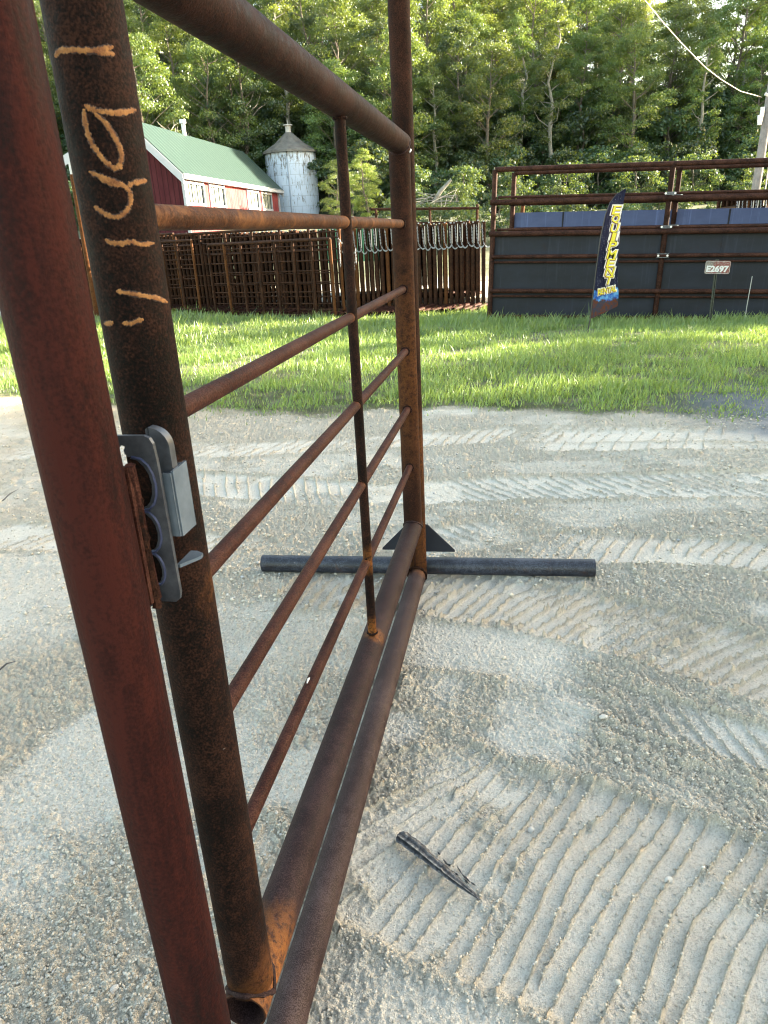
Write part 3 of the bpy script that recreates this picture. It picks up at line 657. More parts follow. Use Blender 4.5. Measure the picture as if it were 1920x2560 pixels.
def flk(m):
    for k in range(26):
        p = gpt(1085 + k * 3.4 + random.uniform(-14, 14), 2128 + k * 2.9 + random.uniform(-10, 10)); p[2] = ground_z(p[0], p[1]) + .004; a = radians(-48) + random.uniform(-.35, .35); L = random.uniform(.006, .016)
        d = np.array([cos(a), sin(a), random.uniform(-.25, .25)]) * L; m.tube([p - d, p, p + d], [.0008, random.uniform(.0015, .003), .0006], 5)
part('flake', CH, root, flk, smooth=False)
# twigs at the left
for i, (pa, pb) in enumerate([((8, 1255), (45, 1228)), ((0, 1680), (40, 1660))]):
    p, q = gpt(*pa), gpt(*pb); root = empty('twig', tuple(p), ['thin dark twig on the gravel at the left edge beside the near post', 'short black twig lying low at the left edge of the gravel'][i], 'twig')
    part('stem', CH, root, lambda m: m.tube([p + Z3 * .01, (p + q) / 2 + Z3 * .02, q + Z3 * .012], [.004, .003, .001], 6))
# ------------------------------------------------------------------ grass
def blades(name, n, xr, yr, hmin, hmax, wd, seed, dens=None):
    r = np.random.default_rng(seed); x = r.uniform(*xr, n); yy = yr[0] + (yr[1] - yr[0]) * r.uniform(0, 1, n) ** 1.25
    ge_ = grass_edge(x) + .8 * (fbm(x * 1.3, yy * 1.3, 200, 3) - .5)
    cl = fbm(x * 1.8, yy * 1.8, 210, 3); k = (yy > ge_ - .25) & (r.uniform(0, 1, n) < sstep(-.05, .45, yy - ge_) * .9 + .1) & (r.uniform(0, 1, n) < .12 + sstep(-.3, .5, yy - ge_ + 1.2 * (fbm(x * 3.1, yy * 3.1, 233, 3) - .5))) & (r.uniform(0, 1, n) < .22 + 1.2 * sstep(.32, .6, cl)) 
    k &= yy < 16.2 - .33 * np.minimum(x, 0)
    k &= ~((x > -.7) & (x < 2.2) & (yy > 14.75))
    x, yy, cl, ge_ = x[k], yy[k], cl[k], ge_[k]; n = len(x)
    hh = (hmin + (hmax - hmin) * r.uniform(0, 1, n) ** 1.6) * (.55 + .9 * cl) * (.45 + .55 * sstep(0, .9, yy - ge_))
    tall = r.uniform(0, 1, n) < .012; hh[tall] *= 1.7
    an = r.uniform(0, 2 * pi, n); le = hh * r.uniform(.15, .75, n); la_ = r.normal(.6, 1.4, n)
    dx, dy = np.cos(la_) * le, np.sin(la_) * le; wx_, wy_ = np.cos(an) * wd * (.5 + r.uniform(0, 1, n)), np.sin(an) * wd * (.5 + r.uniform(0, 1, n))
    jx = np.clip(np.searchsorted(X, x), 1, nx_ - 1); iy = np.clip(np.searchsorted(Yv, yy), 1, ny_ - 1); zz = z[iy * nx_ + jx] - .01
    V = np.zeros((n, 5, 3))
    for j, (t, w_) in enumerate([(0, 1), (0, -1), (.5, .8), (.5, -.8), (1, 0)]):
        V[:, j, 0] = x + dx * t ** 1.8 + wx_ * w_ * .5; V[:, j, 1] = yy + dy * t ** 1.8 + wy_ * w_ * .5; V[:, j, 2] = zz + hh * (t if t < 1 else .93)
    o_ = np.arange(n)[:, None] * 5
    T = np.concatenate([o_ + [0, 1, 3], o_ + [0, 3, 2], o_ + [2, 3, 4]], 0)
    o = big_mesh(name, V.reshape(-1, 3), T, GRASS, 3, True); tint = np.clip(.25 + .6 * r.uniform(0, 1, n) + .5 * (fbm(x * .9, yy * .9, 220, 2) - .5), 0, 1)
    dry = r.uniform(0, 1, n) < .10; tint[dry] = 1.
    fattr(o.data, 'tint', np.repeat(tint, 5)); return o
tag(blades('grass', 330000, (-7.5, 7.5), (5.0, 15.8), .035, .125, .009, 3), kind='stuff')
tag(blades('far_grass', 45000, (-9, 8), (11.5, 19.5), .08, .20, .016, 4), kind='stuff')

# ------------------------------------------------------------------ solid sided alley (right)
TH = radians(-13.9); TILT = radians(1.95)
def wall_rot():
    u = Vector((cos(TH) * cos(TILT), sin(TH) * cos(TILT), -sin(TILT))); v = Vector((-sin(TH), cos(TH), 0)); w_ = u.cross(v)
    return Matrix((u, v, w_)).transposed().to_euler(), u, v
WR, WU, WV = wall_rot()
BW = 2.93
def alley_panel(sheet_top, sheetmat, first=False):
    root = empty('alley_panel', (0, 0, 0), None, 'alley panel', None, WR, True)
    for x_ in ((0, BW) if first else (BW,)):
        part('post', R_ALLEY, root, lambda m: m.tube([(x_, 0, -.06), (x_, 0, 1.2), (x_, 0, 2.45)], .045, 16))
    for z_, r_, dy in ((2.45, .042, 0), (1.925, .048, -.03), (1.405, .046, -.03), (1.02, .035, -.04), (.43, .040, -.04), (-.03, .035, -.02)):
        a_ = 0.0 if z_ > 2 or z_ < 1.3 else -.06
        part('rail', R_ALLEY, root, lambda m: m.tube([(a_, dy, z_), (BW / 2, dy, z_), (BW, dy, z_)], r_, 14))
    for z_ in (2.005, 1.475): part('rail', R_ALLEY, root, lambda m: m.tube([(.07, .0, z_), (BW - .07, .0, z_)], .023, 10))
    def sh(m):
        m.box((BW / 2, .035, (sheet_top - .05) / 2), (BW - .06, .006, sheet_top + .05))
    for z_ in (.925, .335): part('rail', R_ALLEY, root, lambda m: m.tube([(.03, -.02, z_), (BW - .03, -.02, z_)], .020, 8))
    part('steel_sheet', sheetmat, root, sh, smooth=False)
    part('seam', SHEET, root, lambda m: m.box((.95, .028, (sheet_top - .05) / 2), (.03, .008, sheet_top + .04)), smooth=False)
    for z_ in (1.02, 2.0, 1.48):
        def cl(m):
            m.box((BW, -.062, z_), (.20 if z_ < 1.2 else .16, .008, .075 if z_ < 1.2 else .05))
        c_ = part('clamp', ZDARK, root, cl, smooth=False)
        for q in (-.075, .075): part('bolt', BOLT, c_, lambda m: m.tube([(BW + q, -.085, z_), (BW + q, -.064, z_)], .018, 8))
    return root
def mini(parent): parent['_local'] = 1
protoA = alley_panel(1.39, SHEET, True)
labs = ['dark solid sheeted panel with high open rails, right behind the feather flag', 'dark sheeted panel directly behind the small numbered sign', 'dark sheeted panel at the right edge of the photo, past the numbered sign']
O1 = Vector((2.17, 13.6, .0)); wallA = []
for i in range(3):
    o = protoA if i == 0 else copy_tree(protoA); o.location = O1 + WU * BW * i; o['label'] = labs[i]; o['group'] = 'front row of solid sheeted alley panels'
protoB = alley_panel(1.76, SHEET_SKY, True)
labs = ['blue sheeted panel seen over the front row, left of the feather flag', 'blue sheeted panel seen over the front row, right of the feather flag']
for i in range(2):
    o = protoB if i == 0 else copy_tree(protoB); o.location = Vector((2.70, 14.62, .0)) + WU * BW * i; o['label'] = labs[i]; o['group'] = 'rear row of blue sheeted alley panels'
def low_panel():
    root = empty('low_rail_panel', (0, 0, 0), None, 'rail panel', None, WR, True)
    for x_ in (0, BW): part('post', R_FARO, root, lambda m: m.tube([(x_, 0, -.06), (x_, 0, 1.93)], .04, 12))
    for z_ in (1.93, 1.5, 1.0, .5, 0): part('rail', R_ALLEY, root, lambda m: m.tube([(0, 0, z_), (BW, 0, z_)], .035, 10))
    return root
pr = low_panel(); pr.location = (3.15, 15.9, .02); pr['label'] = 'low open rail panel behind the blue sheets near their left end'
o = copy_tree(pr); o.location = Vector((3.15, 15.9, .02)) + WU * BW; o['label'] = 'low open rail panel behind the blue sheets farther right'
for o in (pr, list(COL.objects)[-1]): pass

# ------------------------------------------------------------------ feather flag
fl = empty('feather_flag', (3.23, 10.9, ground_z(3.23, 10.9)), 'dark blue feather flag with stacked yellow letters on a leaning pole in the grass', 'flag')
FY = 10.9
PL = [(3.229, -.07), (3.262, .16), (3.30, .75), (3.345, 1.30), (3.395, 1.60), (3.45, 1.76), (3.53, 1.86), (3.655, 1.93)]
part('pole', plain('flag_pole', (.02, .02, .022), .4), fl, lambda m: m.tube([(a, FY, b) for a, b in PL], [.011, .010, .009, .008, .007, .006, .005, .004], 8))
LE = [(3.27, .16), (3.285, .45), (3.305, .85), (3.34, 1.25), (3.385, 1.55), (3.44, 1.74), (3.53, 1.855), (3.65, 1.93)]
RE = [(3.672, .32), (3.655, .52), (3.635, .70), (3.625, 1.0), (3.625, 1.3), (3.637, 1.6), (3.65, 1.80), (3.662, 1.925)]
def flagpt(u, v, off=0):
    t = v * (len(LE) - 1); i = min(int(t), len(LE) - 2); f_ = t - i; l_ = np.array(LE[i]) * (1 - f_) + np.array(LE[i + 1]) * f_; r_ = np.array(RE[i]) * (1 - f_) + np.array(RE[i + 1]) * f_
    p = l_ * (1 - u) + r_ * u; yy = FY - .02 * sin(u * 5 + v * 9) * u - .03 * sin(v * 14) * u * (1 - v) - off
    return (p[0], yy, p[1])
def cloth(m):
    nu, nv = 16, 70; V = [flagpt(i / nu, j / nv) for j in range(nv + 1) for i in range(nu + 1)]; m.add(V, [(j * (nu + 1) + i, j * (nu + 1) + i + 1, (j + 1) * (nu + 1) + i + 1, (j + 1) * (nu + 1) + i) for j in range(nv) for i in range(nu)])
fm = NT('printed_flag_cloth'); sp_ = fm.n('ShaderNodeSeparateXYZ'); fm.l(fm.tc.outputs['Object'], sp_.inputs[0]); zc = sp_.outputs[2]
stk = fm.noise(8, 5, .75, fm.mapv((9, 1, .9))); spk = fm.noise(120, 2, .6)
navy = fm.mix(fm.ramp(stk, [(.56, 0.), (.68, 1.)]), (.008, .009, .030), (.05, .055, .11)); navy = fm.mix(fm.math('MULTIPLY', fm.ramp(spk, [(.60, 0.), (.68, 1.)]), fm.ramp(stk, [(.5, 0.), (.62, 1.)])), navy, (.45, .47, .55))
zz_ = fm.math('ADD', zc, fm.math('MULTIPLY', fm.math('SUBTRACT', fm.noise(9, 4, .7), .5), .22)); blu = fm.mix(fm.ramp(fm.noise(14, 4, .7), [(.4, 0.), (.6, 1.)]), (.01, .06, .35), (.12, .32, .62))
brn = fm.mix(fm.ramp(fm.noise(16, 5, .7), [(.42, 0.), (.58, 1.)]), (.10, .03, .014), (.03, .035, .06))
c_ = fm.mix(fm.ramp(zz_, [(.62, 1.), (.64, 0.)]), navy, blu); c_ = fm.mix(fm.ramp(zz_, [(.47, 1.), (.49, 0.)]), c_, brn); fm.col(c_); fm.set(.7, 0, .2)
o = part('flag_cloth', fm.m, fl, cloth)
YEL = plain('flag_yellow', (.72, .60, .03), .5, 0, .12, 9); REDK = plain('flag_letter_red', (.16, .02, .015), .5); WHT = plain('flag_letter_white', (.75, .68, .62), .5)
_tc = {}
def text_mesh(s, size, offset, name, res=4):
    cu = bpy.data.curves.new(name, 'FONT'); cu.body = s; cu.size = size; cu.offset = offset; cu.align_x = 'CENTER'; cu.align_y = 'CENTER'; cu.resolution_u = res
    o = bpy.data.objects.new(name, cu); COL.objects.link(o); dg = bpy.context.evaluated_depsgraph_get(); me = bpy.data.meshes.new_from_object(o.evaluated_get(dg)); bpy.data.objects.remove(o)
    v = np.array([x.co[:] for x in me.vertices]); f = [tuple(p.vertices) for p in me.polygons]; bpy.data.meshes.remove(me); return v, f
def letters(m, items, offset, depth):
    for s, x_, z_, hgt, wid, rot, shear in items:
        v, f = text_mesh(s, 1.0, offset / hgt, 'lettering'); b = text_mesh(s, 1.0, 0, 'lettering')[0]
        sx = wid / (b[:, 0].max() - b[:, 0].min()); sz = hgt / (b[:, 1].max() - b[:, 1].min()); cx_, cy_ = (b[:, 0].max() + b[:, 0].min()) / 2, (b[:, 1].max() + b[:, 1].min()) / 2
        a = (v[:, 0] - cx_) * sx; c_ = (v[:, 1] - cy_) * sz; a = a + shear * c_; X_ = x_ + a * cos(rot) - c_ * sin(rot); Z_ = z_ + a * sin(rot) + c_ * cos(rot)
        out = [(xx, FY - .055 - depth, zz) for xx, zz in zip(X_, Z_)]; m.add(out, f)
IT = [(c, 3.535 - .006 * i, 1.655 - .1185 * i, .112, .105 if c not in 'I' else .045, -.05, .18) for i, c in enumerate('EQUIPMENT')]
IT = [(c, x_, z_, h_, w_ * (1.15 if c in 'MN' else 1), r_, s_) for c, x_, z_, h_, w_, r_, s_ in IT] + [('RENTAL', 3.475, .565, .075, .27, .17, .15)]
part('lettering_outline', WHT, fl, lambda m: letters(m, IT, .012, .0), smooth=False)
part('lettering_shadow', REDK, fl, lambda m: letters(m, [(c, x_ - .004, z_ - .004, h_, w_, r_, s_) for c, x_, z_, h_, w_, r_, s_ in IT], .0045, .003), smooth=False)
part('lettering', YEL, fl, lambda m: letters(m, IT, .0015, .006), smooth=False)

# ------------------------------------------------------------------ numbered sign, rod
sg = empty('number_sign', (5.56, 11.9, ground_z(5.56, 11.9)), 'small faded red and grey sign reading E2697 before the dark sheeted panels', 'sign')
SMAT = NT('faded_sign_paint'); f1 = SMAT.noise(9, 5, .75); f2 = SMAT.noise(60, 4, .7); sx_ = SMAT.n('ShaderNodeSeparateXYZ'); SMAT.l(SMAT.tc.outputs['Object'], sx_.inputs[0])
ff_ = SMAT.math('ADD', f1, SMAT.math('MULTIPLY', sx_.outputs[0], .6)); SMAT.col(SMAT.mix(SMAT.ramp(f2, [(.50, 0.), (.62, 1.)]), SMAT.mix(SMAT.ramp(ff_, [(.40, 0.), (.52, 1.)]), (.16, .15, .14), (.20, .05, .045)), (.32, .27, .24))); SMAT.set(.6)
part('post', plain('sign_post_steel', (.06, .065, .05), .7, .2, .5, 30), sg, lambda m: (m.box((5.552, 11.925, .33), (.012, .03, 1.06)), m.box((5.578, 11.925, .33), (.012, .03, 1.06)), m.box((5.565, 11.937, .33), (.03, .006, 1.06))), smooth=False)
part('plate', SMAT.m, sg, lambda m: m.prism([(x_, y_) for x_, y_ in rrect(-.205, .205, -.10, .10, (.03,) * 4)], (5.574, 11.895, .738), (cos(-.06), 0, sin(-.06)), (-sin(-.06), 0, cos(-.06)), -.003), smooth=False)
part('border', plain('sign_white', (.45, .42, .40), .6, 0, .4, 50), sg, lambda m: [m.tube([(5.574 + x_ * cos(-.06) , 11.893, .738 + y_ + x_ * sin(-.06)) for x_, y_ in (lambda q: q + q[:1])(rrect(-.198, .198, -.093, .093, (.028,) * 4))], .003, 4)])
def st(m):
    global FY
    k = FY; FY = 11.893 + .055; letters(m, [('E2697', 5.572, .715, .088, .345, -.06, 0)], .004, .0); FY = k
part('number_lettering', plain('sign_number', (.62, .62, .62), .5, 0, .12, 40), sg, st, smooth=False)
def st2(m):
    global FY
    k = FY; FY = 11.893 + .055; letters(m, [('TAPRKO', 5.575, .797, .032, .165, -.06, 0)], -.002, .0); FY = k
part('faded_lettering', plain('sign_faint', (.36, .30, .28), .6, 0, .5, 90), sg, st2, smooth=False)
o = part('marker_rod', plain('rod_grey', (.35, .35, .34), .6), None, lambda m: m.tube([(6.232, 12.1, -.3), (6.24, 12.1, .1), (6.262, 12.1, .56)], .007, 6)); tag(o, 'thin grey rod standing in the grass right of the numbered sign', 'rod')

# ------------------------------------------------------------------ corral panels on edge and face on
def chain(m, a, b, sag, link=.042, r=.0065):
    a = np.array(a, float); b = np.array(b, float); n = max(4, int((np.linalg.norm(b - a) + 2 * sag) / (link * .72))); pts = []
    for i in range(n + 1):
        t = i / n; p = a * (1 - t) + b * t; p[2] -= sag * 4 * t * (1 - t); pts.append(p)
    for i in range(n):
        p, q = pts[i], pts[i + 1]; d = q - p; L = np.linalg.norm(d); d /= L; s_ = np.cross(d, (0, 1, 0) if i % 2 else (1, 0, 0)); s_ /= np.linalg.norm(s_) + 1e-9; c_ = (p + q) / 2; w_ = r * 1.5; l_ = link / 2
        m.tube([c_ + d * l_ * x_ + s_ * w_ * y_ for x_, y_ in ((-.6, 1), (.6, 1), (1, 0), (.6, -1), (-.6, -1), (-1, 0), (-.6, 1))], r * .55, 4, caps=False)
def edge_panel(with_chain, orange, seed):
    random.seed(seed)
    root = empty('corral_panel', (0, 0, 0), None, 'corral panel', None, (0, 0, 0), True); mat = R_FARO if orange else R_FAR
    part('end_post', mat, root, lambda m: m.tube([(0, 0, .08), (0, 0, 1.74)], .043, 12))
    part('end_post', R_FAR, root, lambda m: m.tube([(0, 3.0, .08), (0, 3.0, 1.74)], .05, 10))
    for z_ in (1.70, 1.46, 1.26, 1.04, .80, .56, .34, .12): part('rail', R_FAR, root, lambda m: m.tube([(0, .03, z_), (0, 2.97, z_)], .034 if z_ < 1.6 else .04, 8))
    part('middle_post', R_FAR, root, lambda m: m.tube([(0, 1.5, .12), (0, 1.5, 1.7)], .035, 8))
    part('skid_foot', R_ALLEY, root, lambda m: m.tube([(-.30, -.85, .05), (.10, .05, .08)], .040, 12, wall=.008))
    part('top_lug', GALV, root, lambda m: m.box((.0, -.03, 1.745), (.03, .05, .025)), smooth=False)
    if with_chain:
        s_ = random.uniform(.16, .26); part('chain', GALV, root, lambda m: (chain(m, (-.03, -.05, 1.70 - random.uniform(0, .05)), (-.01, -.06, 1.36), .0), chain(m, (-.01, -.06, 1.36), (.13, -.07, 1.27 + random.uniform(-.04, .04)), s_ * .35)))
        if seed % 3 == 0: part('light_strap', plain('strap', (.6, .52, .45), .6), root, lambda m: m.box((.02, -.045, 1.52), (.018, .01, .36)), smooth=False)
    return root
protos = [edge_panel(True, False, 3), edge_panel(True, False, 4), edge_panel(True, True, 5), edge_panel(True, False, 6)]
plainp = [edge_panel(False, False, 11), edge_panel(False, False, 12)]
used = set(); random.seed(21)
def place_edge(pr, x_, y_, lab, grp):
    o = pr if id(pr) not in used else copy_tree(pr); used.add(id(pr)); o.location = (x_, y_, float(gh(x_, y_)) + .02 + random.uniform(-.02, .02)); o.rotation_euler = (0, random.uniform(-.006, .006), random.uniform(-.012, .012) + (.06 if x_ < -.7 else -x_ / y_ * .95)); o['label'] = lab; o['group'] = grp
x_ = 2.38; i = 0
while x_ > -8.2:
    y_ = 15.75 - .17 * (x_ - 2.4) - .38 * min(0, x_ + .6)
    if x_ > 1.02: place_edge(random.choice(protos), x_, y_, 'rusty panel standing edge on with a pale chain, right of the tall far gate posts', 'edge on corral panels right of the far gate posts')
    elif x_ > -.7: place_edge(random.choice(protos), x_, y_, 'rusty panel standing edge on with a looped chain, between middle strut and far gate posts', 'edge on corral panels between strut and gate posts')
    else: place_edge(random.choice(plainp), x_, y_, 'dark pipe panel standing edge on behind the face on grid panels', 'edge on corral panels behind the grid panels')
    x_ -= random.uniform(.100, .122); i += 1
x_ = 2.32
while x_ > -.7:
    y_ = 19.2 - .17 * (x_ - 2.4); place_edge(random.choice(plainp), x_ * 1.2, y_, 'dark pipe panel standing edge on behind the row of chained panels', 'edge on corral panels behind the chained row'); x_ -= random.uniform(.09, .12)
# chains seen over the blue sheet at the far right
for k in range(7):
    pt = at(1846 + k * 12, 498, 17.2); place_edge(protos[k % 4], pt.x, 17.2, 'rusty panel end with a white chain peeping over the blue sheet at the right edge', 'chained panels beyond the blue sheet'); list(COL.objects)
    o = [q for q in TMPKEYS if q.type == 'EMPTY' and q.get('group') == 'chained panels beyond the blue sheet'][-1]; o.location.z = pt.z - 1.62; o.rotation_euler[2] = -.3
def grid_panel(L, n, hgt, mat, barmat, lit):
    root = empty('grid_panel', (0, 0, 0), None, 'corral panel', None, (0, 0, 0), True)
    part('top_rail', mat, root, lambda m: m.tube([(0, 0, hgt), (-L / 2, 0, hgt), (-L, 0, hgt)], .030, 12)); part('bottom_rail', mat, root, lambda m: m.tube([(0, 0, .05), (-L, 0, .05)], .034, 12))
    for z_ in (.30, .54, .74, .97, 1.17, 1.37, 1.47): part('rail', R_FAR, root, lambda m: m.tube([(0, .012, z_ * hgt / 1.58), (-L, .012, z_ * hgt / 1.58)], .014, 8))
    for k in range(n):
        x_ = -L * k / (n - 1); part('upright', (R_FARO if (k == 0 or random.random() < .12) else barmat), root, lambda m: m.tube([(x_, -.012, .05), (x_, -.012, hgt)], .030, 12))
    return root
ang = math.atan2(15.3 - 17.75, -.62 + 4.85)  # line of the face on panels
dirv = Vector((cos(ang), sin(ang), 0)); rot = (0, 0, ang)
g1 = grid_panel(3.28, 8, 1.56, R_FAR, R_FAR, True); g1.location = (-.80, 15.35, float(gh(-.8, 15.3)) + .0); g1.rotation_euler = rot; g1['label'] = 'front grid of brown pipe seen face on, ending left of the middle strut'
g2 = copy_tree(g1); g2.location = Vector((-.80, 15.35, .02)) - dirv * 3.75; g2['label'] = 'grid of brown pipe seen face on between the near upright and the right hand grid'; g2['group'] = g1['group'] = 'face on grid panels'
g3 = copy_tree(g1); g3.location = Vector((-.80, 15.35, .05)) - dirv * 7.5; g3['label'] = 'grid of brown pipe seen in the slit between the two near posts'; g3['group'] = 'face on grid panels'
tp = grid_panel(4.6, 7, 1.75, R_FAR, R_FAR, False); tp.location = Vector((-.62, 15.72, -.03)); tp.rotation_euler = rot; tp['label'] = 'taller dark grid panel standing just behind the front grid, its top rail showing above'; tp['group'] = 'taller dark grid panels'
t2 = copy_tree(tp); t2.location = Vector((-.62, 15.72, .0)) - dirv * 4.65; t2['label'] = 'taller dark grid panel behind the front grids at the left'; t2['group'] = 'taller dark grid panels'
root = empty('hanging_chain', (-.42, 15.28, 1.3), 'pale chain hanging in loops just left of the middle strut', 'chain')
part('links', GALV, root, lambda m: (chain(m, (-.63, 15.26, 1.47), (-.36, 15.24, 1.22), .05), chain(m, (-.62, 15.26, 1.40), (-.62, 15.25, .92), 0), chain(m, (-.36, 15.24, 1.22), (-.34, 15.24, .85), 0), chain(m, (-.30, 15.24, 1.25), (-.30, 15.24, .95), 0)))
root = empty('orange_pipe_post', (-6.47, 17.3, 0), 'tall orange sunlit pipe post seen in the slit between the two near posts', 'post')
part('pipe', R_FARO, root, lambda m: m.tube([(-6.52, 17.3, 0), (-6.43, 17.2, 3.05)], .06, 14)); part('cap', GALV, root, lambda m: m.tube([(-6.43, 17.2, 3.05), (-6.425, 17.2, 3.28)], .045, 12))
# ------------------------------------------------------------------ barn
BA = radians(10.3); D1 = np.array([sin(BA), cos(BA), 0]); D2 = np.array([-cos(BA), sin(BA), 0]); B0 = np.array([-10.35, 44.0, 0])
def BP(l, w_, z_): return B0 + D1 * l + D2 * w_ + Z3 * z_
EZ, PW, PZ, LW, LZ, LEN = 5.34, 2.75, 8.05, 7.1, 6.2, 18.0
def siding(name, a, b, sc):
    m = NT(name); wv = m.n('ShaderNodeTexWave'); wv.wave_type = 'BANDS'; wv.bands_direction = 'X'; wv.inputs['Scale'].default_value = sc; wv.inputs['Distortion'].default_value = .2; m.l(m.tc.outputs['UV'], wv.inputs[0])
    gr = m.ramp(wv.outputs['Fac'], [(.0, 0.), (.12, 1.)]); wear = m.noise(3, 5, .7, m.mapv((1, 1, .3)))
    c_ = m.mix(m.ramp(wear, [(.4, 0.), (.7, 1.)]), a, b); c_ = m.mix(gr, tuple(x * .45 for x in a), c_); m.col(c_); m.set(.8, 0, .2); m.bump(wv.outputs['Fac'], .02, .5); return m.m
SIDE = siding('faded_red_siding', (.24, .042, .045), (.32, .095, .095), 1.05); SIDEG = siding('dark_red_siding', (.055, .009, .014), (.08, .017, .022), 1.05)  # gable siding is a darker red than the long side wall
ROOFG = NT('green_roof'); _w = ROOFG.n('ShaderNodeTexWave'); _w.wave_type = 'BANDS'; _w.bands_direction = 'X'; _w.inputs['Scale'].default_value = .55; ROOFG.l(ROOFG.tc.outputs['UV'], _w.inputs[0])
_g = ROOFG.ramp(_w.outputs['Fac'], [(.78, 0.), (.9, 1.)]); ROOFG.col(ROOFG.mix(_g, ROOFG.mix(ROOFG.noise(.6, 4), (.016, .036, .031), (.023, .047, .041)), (.042, .070, .062))); ROOFG.set(.6, 0, .2); ROOFG.bump(_g, .03); ROOFG = ROOFG.m
TRIM = plain('white_trim', (.40, .42, .46), .6, 0, .08, 3)
def uv(o, ax):
    me = o.data; l_ = me.uv_layers.new(name='UVMap'); w0 = np.array(o.parent['_w'])
    for lp in me.loops: p = np.array(me.vertices[lp.vertex_index].co) + w0 - B0; l_.data[lp.index].uv = (float(p @ ax), float(p[2]))
barn = empty('barn', tuple(BP(9, 3.5, 1.5)), 'red barn with a green metal roof and white trim below the wooded hill', 'barn')
def walls(m):
    ol = [(0, 0), (LW - .5, 0), (LW - .5, LZ - .1), (PW, PZ - .12), (0.0, EZ - .12)]
    m.prism([(a, b) for a, b in ol], BP(0, 0, 0), D2, Z3, 0.0001)
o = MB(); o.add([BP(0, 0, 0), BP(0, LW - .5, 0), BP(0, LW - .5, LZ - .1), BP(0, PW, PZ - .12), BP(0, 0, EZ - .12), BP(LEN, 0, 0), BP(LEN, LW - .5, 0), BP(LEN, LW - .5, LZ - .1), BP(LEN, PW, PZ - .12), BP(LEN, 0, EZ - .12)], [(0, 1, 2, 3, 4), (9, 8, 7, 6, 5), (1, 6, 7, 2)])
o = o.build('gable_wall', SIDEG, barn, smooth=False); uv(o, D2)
wins = []
for a, b in ((466, 511), (525, 562), (618, 646), (654, 678)):
    def sl_(px): r_ = ray(px, 500); k = r_[0] / r_[1]; return (B0[0] - k * B0[1]) / (k * D1[1] - D1[0])
    wins.append((sl_(a), sl_(b)))
WZ0, WZ1 = 3.66, 4.80
def sidew(m):
    xs = [0] + [v for w_ in wins for v in w_] + [LEN]
    def q(l0, l1, z0, z1): m.add([BP(l0, 0, z0), BP(l1, 0, z0), BP(l1, 0, z1), BP(l0, 0, z1)], [(0, 1, 2, 3)])
    for k in range(0, len(xs), 2): q(xs[k], xs[k + 1], 0, EZ)
    for a, b in wins: q(a, b, 0, WZ0); q(a, b, WZ1, EZ)
o = part('side_wall', SIDE, barn, sidew, smooth=False); uv(o, D1)
def roof(m, l0, w0, z0, w1, z1, th=.12):
    nrm = np.cross(D1, (BP(0, w1, z1) - BP(0, w0, z0))); nrm /= np.linalg.norm(nrm); nrm *= (1 if nrm[2] > 0 else -1) * th
    a = [BP(-.55, w0, z0), BP(LEN + .5, w0, z0), BP(LEN + .5, w1, z1), BP(-.55, w1, z1)]; m.add([p for p in a] + [p + nrm for p in a], [(3, 2, 1, 0), (4, 5, 6, 7), (0, 1, 5, 4), (1, 2, 6, 5), (2, 3, 7, 6), (3, 0, 4, 7)])
sl = (PZ - EZ) / PW
o = part('roof', ROOFG, barn, lambda m: (roof(m, 0, -.30, EZ - .30 * sl, PW, PZ), roof(m, 0, PW, PZ, LW, LZ)), smooth=False); uv(o, D1)
def trim(m):
    for a, b in (((-.30, EZ - .30 * sl), (PW, PZ)), ((PW, PZ), (LW, LZ))):
        for L_ in (-.60, LEN + .52):
            p, q = BP(L_, a[0], a[1]), BP(L_, b[0], b[1]); m.add([p - Z3 * .42, q - Z3 * .42, q + Z3 * .10, p + Z3 * .10, p - Z3 * .42 + D1 * .05, q - Z3 * .42 + D1 * .05, q + Z3 * .10 + D1 * .05, p + Z3 * .10 + D1 * .05], [(0, 1, 2, 3), (7, 6, 5, 4), (0, 4, 5, 1), (3, 2, 6, 7), (0, 3, 7, 4), (1, 5, 6, 2)])
    e = EZ - .30 * sl; m.box(BP(LEN / 2, -.34, e - .0), (.06, LEN + 1.1, .26), [[cos(BA), sin(BA), 0], [-sin(BA), cos(BA), 0], [0, 0, 1]])
    m.box(BP(LEN / 2, -.16, e - .10), (.30, LEN + 1.0, .05), [[cos(BA), sin(BA), 0], [-sin(BA), cos(BA), 0], [0, 0, 1]])
    for l_, w_, h_ in ((-.03, -.03, EZ), (LEN, -.03, EZ), (-.03, LW - .5, LZ - .2)): m.box(BP(l_, w_, h_ / 2), (.16, .16, h_), [[cos(BA), sin(BA), 0], [-sin(BA), cos(BA), 0], [0, 0, 1]])
o = part('trim', TRIM, barn, trim, smooth=False)
GLS = plain('window_glass', (.09, .11, .11), .15, 0, .5, 2); RB = [[cos(BA), sin(BA), 0], [-sin(BA), cos(BA), 0], [0, 0, 1]]
